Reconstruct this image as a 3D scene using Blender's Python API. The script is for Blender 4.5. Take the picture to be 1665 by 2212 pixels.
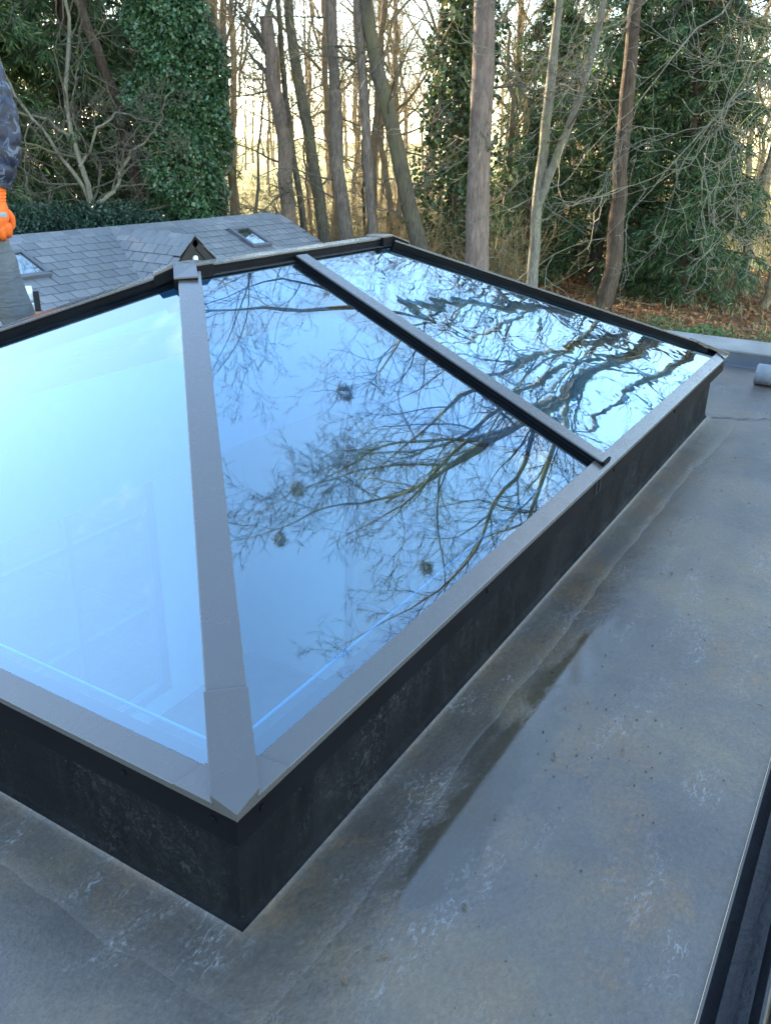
import bpy, math, random
import numpy as np
from mathutils import Vector, Matrix

for o in list(bpy.data.objects):
    bpy.data.objects.remove(o)
scene = bpy.context.scene
COL = scene.collection
R = math.radians

# ------------------------------------------------------------------ camera
CAM = (-0.6009, -0.5542, 1.0175)
YAW, PITCH, ROLL, FPX = 0.53351, -0.41107, 0.02296, 1841.8
cd = bpy.data.cameras.new('camera')
cam = bpy.data.objects.new('camera', cd)
COL.objects.link(cam)
_f = Vector((math.cos(PITCH) * math.cos(YAW), math.cos(PITCH) * math.sin(YAW), math.sin(PITCH)))
_r = _f.cross(Vector((0, 0, 1))).normalized()
_u = _r.cross(_f)
_r2 = _r * math.cos(ROLL) + _u * math.sin(ROLL)
_u2 = _u * math.cos(ROLL) - _r * math.sin(ROLL)
_m = Matrix((_r2, _u2, -_f)).transposed().to_4x4()
_m.translation = CAM
cam.matrix_world = _m
cd.sensor_fit = 'VERTICAL'
cd.sensor_height = 24.0
cd.lens = 24.0 * FPX / 2212.0
cd.clip_start = 0.02
cd.clip_end = 3000
scene.camera = cam

# ------------------------------------------------------------------ sky, sun, exposure
SUN_AZ, SUN_EL = 77.0, 17.5
sdir = Vector((math.cos(R(SUN_EL)) * math.cos(R(SUN_AZ)), math.cos(R(SUN_EL)) * math.sin(R(SUN_AZ)), math.sin(R(SUN_EL))))
world = bpy.data.worlds.new('World')
scene.world = world
world.use_nodes = True
wn, wl = world.node_tree.nodes, world.node_tree.links
wn.clear()
sky = wn.new('ShaderNodeTexSky')
sky.sky_type = 'NISHITA'
sky.sun_disc = False
sky.sun_elevation = R(SUN_EL)
sky.sun_rotation = R(90 - SUN_AZ)
sky.air_density = 1.0
sky.dust_density = 0.15
sky.ozone_density = 1.0
tc = wn.new('ShaderNodeTexCoord')
mp = wn.new('ShaderNodeMapping')
mp.inputs['Scale'].default_value = (1.0, 1.0, 2.6)
mp.inputs['Location'].default_value = (-2.16, 7.05, 0.21)
nz = wn.new('ShaderNodeTexNoise')
nz.inputs['Scale'].default_value = 1.7
nz.inputs['Detail'].default_value = 7
nz.inputs['Roughness'].default_value = 0.55
cr = wn.new('ShaderNodeValToRGB')
cr.color_ramp.elements[0].position = 0.60
cr.color_ramp.elements[1].position = 0.72
mx = wn.new('ShaderNodeMixRGB')
mx.inputs[2].default_value = (5.2, 5.2, 5.4, 1)
mxf = wn.new('ShaderNodeMath'); mxf.operation = 'MULTIPLY'; mxf.inputs[1].default_value = 0.8
bg = wn.new('ShaderNodeBackground')
bg.inputs['Strength'].default_value = 0.14
wo = wn.new('ShaderNodeOutputWorld')
wl.new(tc.outputs['Generated'], mp.inputs[0]); wl.new(mp.outputs[0], nz.inputs['Vector'])
wl.new(nz.outputs['Fac'], cr.inputs[0]); wl.new(cr.outputs[0], mxf.inputs[0]); wl.new(mxf.outputs[0], mx.inputs[0])
hs = wn.new('ShaderNodeHueSaturation'); hs.inputs['Hue'].default_value = 0.499; hs.inputs['Saturation'].default_value = 1.0
wl.new(sky.outputs[0], hs.inputs['Color']); wl.new(hs.outputs[0], mx.inputs[1]); wl.new(mx.outputs[0], bg.inputs[0]); wl.new(bg.outputs[0], wo.inputs[0])

sl = bpy.data.lights.new('sun', 'SUN')
sl.energy = 5.0
sl.angle = R(0.53)
sl.color = (1.0, 0.82, 0.56)
sun = bpy.data.objects.new('sun', sl)
COL.objects.link(sun)
sun.rotation_euler = sdir.to_track_quat('Z', 'Y').to_euler()

scene.view_settings.view_transform = 'Standard'
scene.view_settings.look = 'None'
scene.view_settings.gamma = 1
scene.view_settings.use_curve_mapping = False
scene.view_settings.exposure = 3.15
scene.render.engine = 'CYCLES'
cy = scene.cycles
cy.max_bounces = 7; cy.diffuse_bounces = 2; cy.glossy_bounces = 4; cy.transmission_bounces = 4; cy.transparent_max_bounces = 10
cy.caustics_reflective = False; cy.caustics_refractive = False

# ------------------------------------------------------------------ helpers
MATS = {}

def newmat(name):
    m = bpy.data.materials.new(name)
    m.use_nodes = True
    nt = m.node_tree
    nt.nodes.clear()
    out = nt.nodes.new('ShaderNodeOutputMaterial')
    MATS[name] = m
    return m, nt, out

class NT:
    def __init__(s, nt):
        s.nt = nt
    def n(s, t, **kw):
        nd = s.nt.nodes.new('ShaderNode' + t)
        for k, v in kw.items():
            if k.startswith('i_'):
                key = k[2:].replace('_', ' ')
                nd.inputs[key].default_value = v
            else:
                setattr(nd, k, v)
        return nd
    def l(s, a, b):
        s.nt.links.new(a, b)
    def coord(s, kind='Object', scale=(1, 1, 1), loc=(0, 0, 0)):
        t = s.n('TexCoord'); m = s.n('Mapping')
        m.inputs['Scale'].default_value = scale
        m.inputs['Location'].default_value = loc
        s.l(t.outputs[kind], m.inputs[0])
        return m.outputs[0]
    def noise(s, vec, scale, detail=4, rough=0.55, dist=0.0):
        t = s.n('TexNoise')
        t.inputs['Scale'].default_value = scale
        t.inputs['Detail'].default_value = detail
        t.inputs['Roughness'].default_value = rough
        t.inputs['Distortion'].default_value = dist
        if vec is not None:
            s.l(vec, t.inputs['Vector'])
        return t.outputs['Fac']
    def ramp(s, fac, stops):
        c = s.n('ValToRGB')
        el = c.color_ramp.elements
        while len(el) < len(stops):
            el.new(0.5)
        for e, (p, col) in zip(el, stops):
            e.position = p
            e.color = (col, col, col, 1) if isinstance(col, (int, float)) else (*col, 1)
        s.l(fac, c.inputs[0])
        return c.outputs[0]
    def mix(s, fac, a, b, mode='MIX'):
        m = s.n('MixRGB', blend_type=mode)
        for i, v in ((0, fac), (1, a), (2, b)):
            if hasattr(v, 'is_linked'):
                s.l(v, m.inputs[i])
            elif i == 0:
                m.inputs[0].default_value = v
            else:
                m.inputs[i].default_value = (*v, 1)
        return m.outputs[0]
    def math(s, op, a, b):
        m = s.n('Math', operation=op)
        for i, v in ((0, a), (1, b)):
            if hasattr(v, 'is_linked'):
                s.l(v, m.inputs[i])
            else:
                m.inputs[i].default_value = v
        return m.outputs[0]
    def bump(s, h, strength=0.3, dist=0.01, normal=None):
        b = s.n('Bump')
        b.inputs['Strength'].default_value = strength
        b.inputs['Distance'].default_value = dist
        s.l(h, b.inputs['Height'])
        if normal is not None:
            s.l(normal, b.inputs['Normal'])
        return b.outputs[0]
    def bsdf(s, out, base, rough=0.5, metal=0.0, spec=0.5, normal=None, **kw):
        b = s.n('BsdfPrincipled')
        for key, v in (('Base Color', base), ('Roughness', rough), ('Metallic', metal), ('Specular IOR Level', spec)):
            if hasattr(v, 'is_linked'):
                s.l(v, b.inputs[key])
            else:
                b.inputs[key].default_value = (*v, 1) if isinstance(v, tuple) else v
        if normal is not None:
            s.l(normal, b.inputs['Normal'])
        for k, v in kw.items():
            b.inputs[k].default_value = v
        if out is not None:
            s.l(b.outputs[0], out.inputs[0])
        return b

def simple(name, base, rough=0.5, metal=0.0, spec=0.5, var=0.15, scale=8, bump=0.0, bscale=60, bdist=0.004, rvar=0.0):
    m, nt, out = newmat(name)
    N = NT(nt)
    v = N.coord()
    f = N.noise(v, scale, 5)
    lo = tuple(c * (1 - var) for c in base); hi = tuple(min(1, c * (1 + var)) for c in base)
    col = N.ramp(f, [(0.3, lo), (0.7, hi)])
    nrm = None
    if bump:
        nrm = N.bump(N.noise(v, bscale, 4), bump, bdist)
    rr = rough
    if rvar:
        rr = N.ramp(N.noise(v, scale * 2.3, 4), [(0.3, rough - rvar), (0.7, rough + rvar)])
    N.bsdf(out, col, rr, metal, spec, nrm)
    return m

def meshdata(name, verts, faces, mat=None, smooth=False):
    me = bpy.data.meshes.new(name)
    me.from_pydata([tuple(v) for v in verts], [], [tuple(f) for f in faces])
    me.update()
    if smooth:
        me.polygons.foreach_set('use_smooth', [True] * len(me.polygons))
    if mat is not None:
        me.materials.append(MATS[mat] if isinstance(mat, str) else mat)
    return me

def obj(name, me, parent=None, loc=None, rot=None):
    o = bpy.data.objects.new(name, me)
    COL.objects.link(o)
    if parent is not None:
        o.parent = parent
    if loc is not None:
        o.location = loc
    if rot is not None:
        o.rotation_euler = rot
    return o

def wloc(o):
    p = Vector((0, 0, 0))
    while o is not None:
        p = p + o.location
        o = o.parent
    return p

def mesh(name, verts, faces, mat, parent=None, smooth=False, bevel=0.0):
    """verts in world coordinates; parents are never rotated"""
    off = wloc(parent) if parent is not None else Vector((0, 0, 0))
    vs = [(v[0] - off[0], v[1] - off[1], v[2] - off[2]) for v in verts]
    o = obj(name, meshdata(name, vs, faces, mat, smooth), parent)
    if bevel:
        b = o.modifiers.new('bevel', 'BEVEL')
        b.width = bevel; b.segments = 2; b.limit_method = 'ANGLE'
    return o

def tag(o, label=None, cat=None, group=None, kind=None):
    if label: o['label'] = label
    if cat: o['category'] = cat
    if group: o['group'] = group
    if kind: o['kind'] = kind
    return o

def thing(name, label, cat, loc=(0, 0, 0), group=None):
    o = bpy.data.objects.new(name, None)
    o.empty_display_size = 0.1
    COL.objects.link(o)
    o.location = loc
    return tag(o, label, cat, group)

BOXF = [(0, 3, 2, 1), (4, 5, 6, 7), (0, 1, 5, 4), (1, 2, 6, 5), (2, 3, 7, 6), (3, 0, 4, 7)]

def boxv(x0, x1, y0, y1, z0, z1):
    return [(x0, y0, z0), (x1, y0, z0), (x1, y1, z0), (x0, y1, z0), (x0, y0, z1), (x1, y0, z1), (x1, y1, z1), (x0, y1, z1)]

def box(name, x0, x1, y0, y1, z0, z1, mat, parent=None, bevel=0.0):
    return mesh(name, boxv(x0, x1, y0, y1, z0, z1), BOXF, mat, parent, bevel=bevel)

def beamv(p0, p1, w, h, up=(0, 0, 1)):
    """box whose TOP centre line runs p0 -> p1"""
    p0, p1 = Vector(p0), Vector(p1)
    d = (p1 - p0).normalized()
    s = d.cross(Vector(up)).normalized()
    n = s.cross(d)
    vs = []
    for dz in (-h, 0):
        for p, sg in ((p0, 1), (p1, 1), (p1, -1), (p0, -1)):
            vs.append(p + s * (sg * w / 2) + n * dz)
    return vs

def beam(name, p0, p1, w, h, mat, parent=None, up=(0, 0, 1), bevel=0.0):
    return mesh(name, beamv(p0, p1, w, h, up), BOXF, mat, parent, bevel=bevel)

def prism(name, pts, n, t, mat, parent=None, bevel=0.0):
    """polygon pts extruded by -n*t"""
    n = Vector(n)
    k = len(pts)
    vs = [Vector(p) for p in pts] + [Vector(p) - n * t for p in pts]
    a = sum(((Vector(pts[i]) - Vector(pts[0])).cross(Vector(pts[(i + 1) % k]) - Vector(pts[0])) for i in range(k)), Vector())
    fs = [tuple(range(k)), tuple(range(2 * k - 1, k - 1, -1))] + [(i, i + k, (i + 1) % k + k, (i + 1) % k) for i in range(k)]
    if a.dot(n) < 0:
        fs = [tuple(reversed(f)) for f in fs]
    return mesh(name, vs, fs, mat, parent, bevel=bevel)

# ---- numpy geometry collector
class Geo:
    def __init__(s):
        s.v = []; s.f = []; s.n = 0
    def add(s, v, f):
        s.v.append(np.asarray(v, np.float32).reshape(-1, 3)); s.f.append(np.asarray(f, np.int32) + s.n)
        s.n += len(s.v[-1])
    def build(s, name, mat, parent=None, smooth=False):
        v = np.concatenate(s.v); f = np.concatenate(s.f)
        if parent is not None:
            v = v - np.array(wloc(parent), np.float32)
        me = bpy.data.meshes.new(name)
        k = f.shape[1]
        me.vertices.add(len(v)); me.vertices.foreach_set('co', v.ravel())
        me.loops.add(f.size); me.loops.foreach_set('vertex_index', f.ravel())
        me.polygons.add(len(f))
        me.polygons.foreach_set('loop_start', np.arange(0, f.size, k, dtype=np.int32))
        me.polygons.foreach_set('use_smooth', np.full(len(f), smooth))
        me.update(calc_edges=True)
        me.materials.append(MATS[mat])
        return obj(name, me, parent)

def norm(a):
    return a / (np.linalg.norm(a, axis=-1, keepdims=True) + 1e-9)

def tubes(geo, P, rad, k):
    """P (B,n,3), rad (B,n): B tubes with k sides"""
    B, n, _ = P.shape
    T = np.empty_like(P)
    T[:, 1:-1] = P[:, 2:] - P[:, :-2]; T[:, 0] = P[:, 1] - P[:, 0]; T[:, -1] = P[:, -1] - P[:, -2]
    T = norm(T)
    mean = norm(P[:, -1] - P[:, 0])
    ref = np.where(np.abs(mean[:, 2:3]) > 0.8, np.array([[1., 0, 0]]), np.array([[0, 0, 1.]]))[:, None, :]
    A = norm(np.cross(T, np.broadcast_to(ref, T.shape))); Bv = np.cross(T, A)
    ang = np.arange(k) * 2 * np.pi / k
    ring = A[:, :, None, :] * np.cos(ang)[None, None, :, None] + Bv[:, :, None, :] * np.sin(ang)[None, None, :, None]
    V = P[:, :, None, :] + ring * (rad[..., None, None] if rad.ndim == 2 else rad[..., None])
    idx = np.arange(B * n * k).reshape(B, n, k)
    a = idx[:, :-1, :]; b = idx[:, 1:, :]
    a2 = np.roll(a, -1, axis=2); b2 = np.roll(b, -1, axis=2)
    geo.add(V.reshape(-1, 3), np.stack([a, a2, b2, b], -1).reshape(-1, 4))

def rand_perp(rng, d):
    v = rng.normal(size=d.shape)
    v -= (v * d).sum(-1, keepdims=True) * d
    return norm(v)

def grow(rng, p, d, length, n, wander, trop):
    """vectorised random walk: p,d (B,3), length (B,), trop (3,) added each step"""
    B = len(p)
    P = np.empty((B, n, 3)); P[:, 0] = p
    step = (length / (n - 1))[:, None]
    d = norm(d)
    for i in range(1, n):
        d = norm(d + rng.normal(size=(B, 3)) * wander + np.asarray(trop))
        P[:, i] = P[:, i - 1] + d * step
    return P

def spawn(rng, P, rad, nch, t0, t1, ang, angvar, lens, lvar, rr, taper=0.5):
    """children of polylines P: nch per parent between t0..t1"""
    B, n, _ = P.shape
    par = np.repeat(np.arange(B), nch)
    t = t0 + (t1 - t0) * ((np.tile(np.arange(nch), B) + rng.random(B * nch)) / nch)
    x = t * (n - 1); i = np.minimum(x.astype(int), n - 2); f = (x - i)[:, None]
    pos = P[par, i] * (1 - f) + P[par, i + 1] * f
    dirp = norm(P[par, i + 1] - P[par, i])
    r = rad[par, i] * (1 - f[:, 0]) + rad[par, i + 1] * f[:, 0]
    a = R(ang) + rng.normal(size=len(par)) * R(angvar)
    d = dirp * np.cos(a)[:, None] + rand_perp(rng, dirp) * np.sin(a)[:, None]
    plen = np.linalg.norm(P[:, 1:] - P[:, :-1], axis=2).sum(1)[par]
    L = plen * lens * (1 - taper * t) * (1 + rng.uniform(-lvar, lvar, len(par)))
    return pos, d, L, r * rr

# levels: dicts n, wander, trop, nch, t0, t1, ang, angv, len, rr, k, tip
def branch_levels(rng, geo, P, rad, levels, minr=0.004):
    for li, lv in enumerate(levels):
        pos, d, L, r = spawn(rng, P, rad, lv['nch'], lv.get('t0', 0.2), lv.get('t1', 1.0), lv.get('ang', 48), lv.get('angv', 14),
                             lv.get('len', 0.55), lv.get('lv', 0.35), lv.get('rr', 0.55), lv.get('taper', 0.5))
        if 'minlen' in lv:
            L = np.maximum(L, lv['minlen'])
        if 'maxlen' in lv:
            L = np.minimum(L, lv['maxlen'] * rng.uniform(0.6, 1, len(L)))
        r = np.maximum(r, minr)
        if 'maxr' in lv:
            r = np.minimum(r, lv['maxr'])
        if 'up' in lv:
            d = norm(d + np.array([0, 0, lv['up']]))
        if 'bias' in lv:
            d = norm(d + np.array(lv['bias']))
        n = lv.get('n', 6)
        P = grow(rng, pos, d, L, n, lv.get('wander', 0.18), lv.get('trop', (0, 0, 0.02)))
        rad = r[:, None] * np.linspace(1, lv.get('tip', 0.35), n)[None, :]
        rad = np.maximum(rad, minr * 0.6)
        tubes(geo[min(li, len(geo) - 1)] if isinstance(geo, list) else geo, P, rad, lv.get('k', 3))
    return P

def resample(pts, n):
    pts = np.asarray(pts, float)
    d = np.r_[0, np.cumsum(np.linalg.norm(np.diff(pts, axis=0), axis=1))]
    t = np.linspace(0, d[-1], n)
    # smooth (Catmull-like) by cubic of linear interpolation, box filtered
    q = np.stack([np.interp(t, d, pts[:, i]) for i in range(3)], 1)
    for _ in range(2):
        q[1:-1] = (q[:-2] + 2 * q[1:-1] + q[2:]) / 4
    return q

def leafquads(rng, pos, d, L, W, bend=0.0):
    """kite-shaped leaves: pos (N,3), d (N,3), L,W (N,)"""
    s = rand_perp(rng, d)
    nrm = np.cross(d, s)
    a = pos; b = pos + d * (L * 0.45)[:, None] + s * (W * 0.5)[:, None]
    c = pos + d * L[:, None] + nrm * (L * bend)[:, None]; e = pos + d * (L * 0.45)[:, None] - s * (W * 0.5)[:, None]
    v = np.stack([a, b, c, e], 1).reshape(-1, 3)
    f = np.arange(len(v)).reshape(-1, 4)
    return v, f

def randdir(rng, n):
    return norm(rng.normal(size=(n, 3)))

# ------------------------------------------------------------------ materials
# anthracite powder coated aluminium
m, nt, out = newmat('aluminium'); N = NT(nt)
v = N.coord()
col = N.ramp(N.noise(v, 3, 4), [(0.3, (0.048, 0.047, 0.044)), (0.7, (0.054, 0.052, 0.049))])
drt = N.math('MULTIPLY', N.ramp(N.noise(v, 5, 6, 0.7), [(0.5, 0.0), (0.72, 1.0)]), N.ramp(N.noise(v, 60, 5, 0.75), [(0.45, 0.0), (0.7, 0.25)]))
col = N.mix(drt, col, (0.075, 0.078, 0.080))
col = N.mix(N.ramp(N.noise(v, 240, 2, 0.6), [(0.77, 0.0), (0.80, 0.35)]), col, (0.2, 0.2, 0.2))
rg = N.ramp(N.noise(v, 14, 6, 0.65), [(0.3, 0.20), (0.75, 0.34)])
N.bsdf(out, col, rg, 0.0, 0.9, None)
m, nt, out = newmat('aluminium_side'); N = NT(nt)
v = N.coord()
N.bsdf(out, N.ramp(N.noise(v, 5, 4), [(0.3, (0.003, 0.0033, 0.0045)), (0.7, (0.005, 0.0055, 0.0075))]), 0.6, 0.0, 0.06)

def glassmat(name, tint, refl, base_refl, wav, dust=0.035):
    m, nt, out = newmat(name); N = NT(nt)
    v = N.coord()
    nrm = None
    if wav == 'far':
        vv = N.coord('Object', (1, 1, 1))
        w1 = N.noise(vv, 1.9, 1, 0.4, 0.4)
        w2 = N.noise(N.coord('Object', (2.6, 2.0, 2.0)), 4.2, 1, 0.4, 0.5)
        h = N.math('ADD', w1, N.math('MULTIPLY', w2, 0.055))
        nrm = N.bump(h, 1.0, 0.0062)
    else:
        h = N.noise(v, 1.6, 1, 0.4)
        nrm = N.bump(h, 1.0, 0.0015 if wav else 0.0005)
    fr = N.n('Fresnel')
    ge = N.n('NewGeometry')                      # leaving the pane: invert the index so the inner face does not mirror totally
    N.l(N.math('ADD', 1.52, N.math('MULTIPLY', ge.outputs['Backfacing'], 1 / 1.52 - 1.52)), fr.inputs['IOR'])
    br = N.math('MULTIPLY', N.math('SUBTRACT', 1.0, N.math('MULTIPLY', ge.outputs['Backfacing'], 0.75)), base_refl)
    fac = N.math('ADD', N.math('MULTIPLY', fr.outputs[0], 1.0 - base_refl), br)
    tr = N.n('BsdfTransparent'); tr.inputs[0].default_value = (*tint, 1)
    gl = N.n('BsdfGlossy'); gl.inputs['Color'].default_value = (*refl, 1); gl.inputs['Roughness'].default_value = 0.0
    N.l(nrm, gl.inputs['Normal'])
    ms = N.n('MixShader')
    N.l(fac, ms.inputs[0]); N.l(tr.outputs[0], ms.inputs[1]); N.l(gl.outputs[0], ms.inputs[2])
    df = N.n('BsdfDiffuse'); df.inputs[0].default_value = (0.55, 0.58, 0.6, 1)
    sm_ = N.math('MULTIPLY', N.ramp(N.noise(N.coord('Object', (1.0, 1.0, 1.0), (3, 1, 2)), 2.2, 5, 0.65, 0.8), [(0.45, 0.15), (0.72, 1.0)]), N.ramp(N.noise(v, 55, 5, 0.75), [(0.35, 0.25), (0.7, 1.0)]))
    spt = N.ramp(N.noise(v, 190, 1, 0.5), [(0.77, 0.0), (0.80, 0.30)])
    m2 = N.n('MixShader')
    N.l(N.math('ADD', N.math('MULTIPLY', sm_, dust), N.math('MULTIPLY', spt, dust * 6)), m2.inputs[0])
    N.l(ms.outputs[0], m2.inputs[1]); N.l(df.outputs[0], m2.inputs[2])
    N.l(m2.outputs[0], out.inputs[0])
    return m
glassmat('glass_pane', (0.40, 0.68, 0.82), (0.77, 0.92, 1.0), 0.155, False)
glassmat('glass_far', (0.50, 0.78, 0.86), (0.82, 0.93, 1.0), 0.24, 'far')
glassmat('glass_clear', (0.85, 0.9, 0.9), (0.9, 0.95, 1.0), 0.04, True)
glassmat('glass_skylight', (0.5, 0.6, 0.62), (0.9, 0.95, 1.0), 0.12, True)
simple('spacer', (0.75, 0.8, 0.82), 0.3, 0.6)

# GRP flat roof
m, nt, out = newmat('grp_roof'); N = NT(nt)
v = N.coord()
big = N.noise(v, 1.9, 5, 0.6, 0.4)
mid = N.noise(N.coord('Object', (1, 1, 1), (4, 2, 0)), 5.5, 6, 0.62, 0.5)
base = N.ramp(big, [(0.34, (0.050, 0.045, 0.039)), (0.5, (0.086, 0.073, 0.057)), (0.64, (0.120, 0.093, 0.060))])
base = N.mix(N.ramp(mid, [(0.42, 0.0), (0.62, 0.55)]), base, (0.062, 0.058, 0.056))
rust = N.math('MULTIPLY', N.ramp(N.noise(N.coord('Object', (1, 1, 1), (9, 5, 0)), 3.1, 7, 0.72), [(0.51, 0.0), (0.64, 0.9)]),
              N.ramp(N.noise(v, 70, 4, 0.75), [(0.38, 0.10), (0.60, 1.0)]))
base = N.mix(rust, base, (0.135, 0.085, 0.042))
scv = N.coord('Object', (1.0, 2.4, 1.0), (1, 7, 0))
scuff = N.math('MULTIPLY', N.ramp(N.noise(scv, 3.4, 3, 0.6), [(0.52, 0.0), (0.66, 1.0)]),
               N.ramp(N.noise(scv, 46, 6, 0.75, 1.5), [(0.52, 0.0), (0.68, 0.9)]))
grain = N.noise(N.coord('Object', (1.0, 1.6, 1.0), (2, 6, 0)), 95, 6, 0.8, 0.8)
base = N.mix(1.0, base, N.ramp(grain, [(0.30, 0.68), (0.5, 1.0), (0.72, 1.4)]), 'MULTIPLY')
base = N.mix(scuff, base, (0.26, 0.265, 0.27))
spk = N.ramp(N.noise(v, 210, 2, 0.6), [(0.74, 0.0), (0.78, 0.85)])
base = N.mix(spk, base, (0.26, 0.27, 0.28))
spk2 = N.ramp(N.noise(N.coord('Object', (1, 1, 1), (3, 8, 1)), 150, 2, 0.6), [(0.73, 0.0), (0.77, 0.8)])
base = N.mix(spk2, base, (0.02, 0.02, 0.02))
sepd = N.n('SeparateXYZ'); N.l(v, sepd.inputs[0])
# rain water lies in a dip that runs along the kerb
yd = N.math('ABSOLUTE', N.math('ADD', sepd.outputs[1], 0.135), 0.0)
dip = N.math('SUBTRACT', 0.42, N.math('MULTIPLY', yd, 1.25))
xd = N.math('MULTIPLY', N.math('ABSOLUTE', N.math('SUBTRACT', sepd.outputs[0], 0.66), 0.0), 0.17)
wet = N.math('ADD', N.math('SUBTRACT', dip, xd), N.math('MULTIPLY', N.noise(N.coord('Object', (0.8, 1.3, 1), (2, 1, 0)), 3.8, 6, 0.62, 0.5), 0.38))
wetm = N.ramp(wet, [(0.22, 0.0), (0.53, 1.0)])
film = N.ramp(wet, [(0.515, 0.0), (0.55, 1.0)])
base = N.mix(N.math('MULTIPLY', film, 0.55), base, (0.032, 0.027, 0.016))
rg = N.ramp(wetm, [(0.0, 0.46), (0.5, 0.30), (1.0, 0.16)])
rg = N.mix(scuff, rg, (0.7, 0.7, 0.7))
rg = N.mix(film, rg, (0.02, 0.02, 0.02))
hgt = N.math('ADD', N.math('MULTIPLY', N.noise(N.coord('Object', (1, 1, 1)), 130, 5, 0.7), 0.35), N.math('ADD', N.noise(v, 9, 4), N.math('MULTIPLY', N.noise(v, 38, 4, 0.6), 0.45)))
bmp = N.n('Bump'); bmp.inputs['Distance'].default_value = 0.0035
N.l(N.math('SUBTRACT', 0.6, N.math('MULTIPLY', film, 0.56)), bmp.inputs['Strength']); N.l(hgt, bmp.inputs['Height'])
N.bsdf(out, base, rg, 0.0, 0.5, bmp.outputs[0])

# upstand: darker laminate
m, nt, out = newmat('grp_upstand'); N = NT(nt)
v = N.coord()
st = N.noise(N.coord('Object', (9, 9, 1.2)), 4, 5, 0.65)
base = N.ramp(N.noise(v, 7, 5, 0.6), [(0.3, (0.0035, 0.0042, 0.0052)), (0.7, (0.0075, 0.0088, 0.0102))])
base = N.mix(N.ramp(st, [(0.48, 0.0), (0.72, 0.6)]), base, (0.012, 0.0135, 0.015))
base = N.mix(N.math('MULTIPLY', N.ramp(N.noise(v, 4.5, 5, 0.7), [(0.5, 0.0), (0.66, 1.0)]), N.ramp(N.noise(v, 75, 6, 0.8, 1.2), [(0.5, 0.0), (0.66, 0.8)])), base, (0.045, 0.048, 0.05))
base = N.mix(N.ramp(N.noise(v, 170, 3, 0.7), [(0.68, 0.0), (0.75, 0.6)]), base, (0.09, 0.095, 0.095))
h = N.math('ADD', N.noise(v, 120, 5, 0.7), N.math('MULTIPLY', N.noise(v, 25, 4, 0.6), 0.8))
N.bsdf(out, base, N.ramp(N.noise(v, 12, 4), [(0.3, 0.55), (0.7, 0.8)]), 0.0, 0.05, N.bump(h, 0.6, 0.004))

simple('parapet_cap', (0.19, 0.18, 0.16), 0.55, var=0.25, scale=5, bump=0.3, bscale=70)
simple('parapet_face', (0.07, 0.08, 0.095), 0.45, var=0.25, scale=6, bump=0.3, bscale=60)
simple('gutter_black', (0.010, 0.011, 0.013), 0.45, var=0.3, scale=20, bump=0.4, bscale=90)
simple('edge_trim', (0.07, 0.065, 0.06), 0.6, spec=0.2)
simple('lead', (0.026, 0.030, 0.038), 0.5, var=0.3, scale=9, bump=0.3, bscale=40)
simple('brick', (0.30, 0.15, 0.09), 0.85, var=0.3, scale=12, bump=0.5, bscale=80)
simple('mortar', (0.35, 0.32, 0.28), 0.9)
simple('roll_felt', (0.20, 0.22, 0.235), 0.8, var=0.12, scale=20, bump=0.6, bscale=160)
simple('seam', (0.035, 0.037, 0.038), 0.8)
simple('plaster', (0.78, 0.77, 0.74), 0.8, var=0.04)
simple('bare_board', (0.45, 0.45, 0.44), 0.8)
simple('room_floor', (0.20, 0.17, 0.14), 0.6, var=0.2)
simple('room_frame', (0.20, 0.205, 0.205), 0.5, var=0.05)
simple('white_frame', (0.75, 0.76, 0.76), 0.4, var=0.05)

def objrandmat(name, cols, rough, bumpscale, bumpd, extra=None, spec=0.5, rvar=0.1):
    m, nt, out = newmat(name); N = NT(nt)
    oi = N.n('ObjectInfo')
    c = N.ramp(oi.outputs['Random'], [(i / (len(cols) - 1), cc) for i, cc in enumerate(cols)])
    v = N.coord()
    c = N.mix(N.ramp(N.noise(v, 9, 5, 0.65), [(0.3, 0.0), (0.75, 0.5)]), c, tuple(x * 0.72 for x in cols[0]))
    if extra:
        g = N.coord('Generated')
        lv = N.n('NewGeometry')
        c = N.mix(N.ramp(N.noise(lv.outputs['Position'], 3.1, 5, 0.7), [(0.62, 0.0), (0.74, 0.55)]), c, extra)
    N.bsdf(out, c, N.ramp(N.noise(v, 13, 4), [(0.3, rough - rvar), (0.7, rough + rvar)]), 0, spec, N.bump(N.noise(v, bumpscale, 5, 0.65), 0.5, bumpd))
    return m
objrandmat('slate', [(0.105, 0.115, 0.122), (0.15, 0.158, 0.165), (0.125, 0.135, 0.14), (0.19, 0.194, 0.195)], 0.42, 38, 0.004, (0.20, 0.20, 0.13))
simple('slate_lower', (0.15, 0.165, 0.18), 0.45, bump=0.4, bscale=30)
simple('slate_under', (0.02, 0.02, 0.022), 0.9)
simple('dark_wood', (0.010, 0.008, 0.007), 0.7, bump=0.3)
simple('pine_wood', (0.45, 0.27, 0.12), 0.55, var=0.3)
simple('render_wall', (0.55, 0.52, 0.46), 0.85, bump=0.4)
simple('house_brick', (0.28, 0.16, 0.11), 0.85, var=0.2, bump=0.3)
simple('roof_tile', (0.17, 0.09, 0.06), 0.8, var=0.3, bump=0.3)
simple('grey_frame', (0.08, 0.085, 0.095), 0.4)
simple('black_plastic', (0.012, 0.012, 0.014), 0.45)
simple('red_paint', (0.45, 0.03, 0.03), 0.4)

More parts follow.
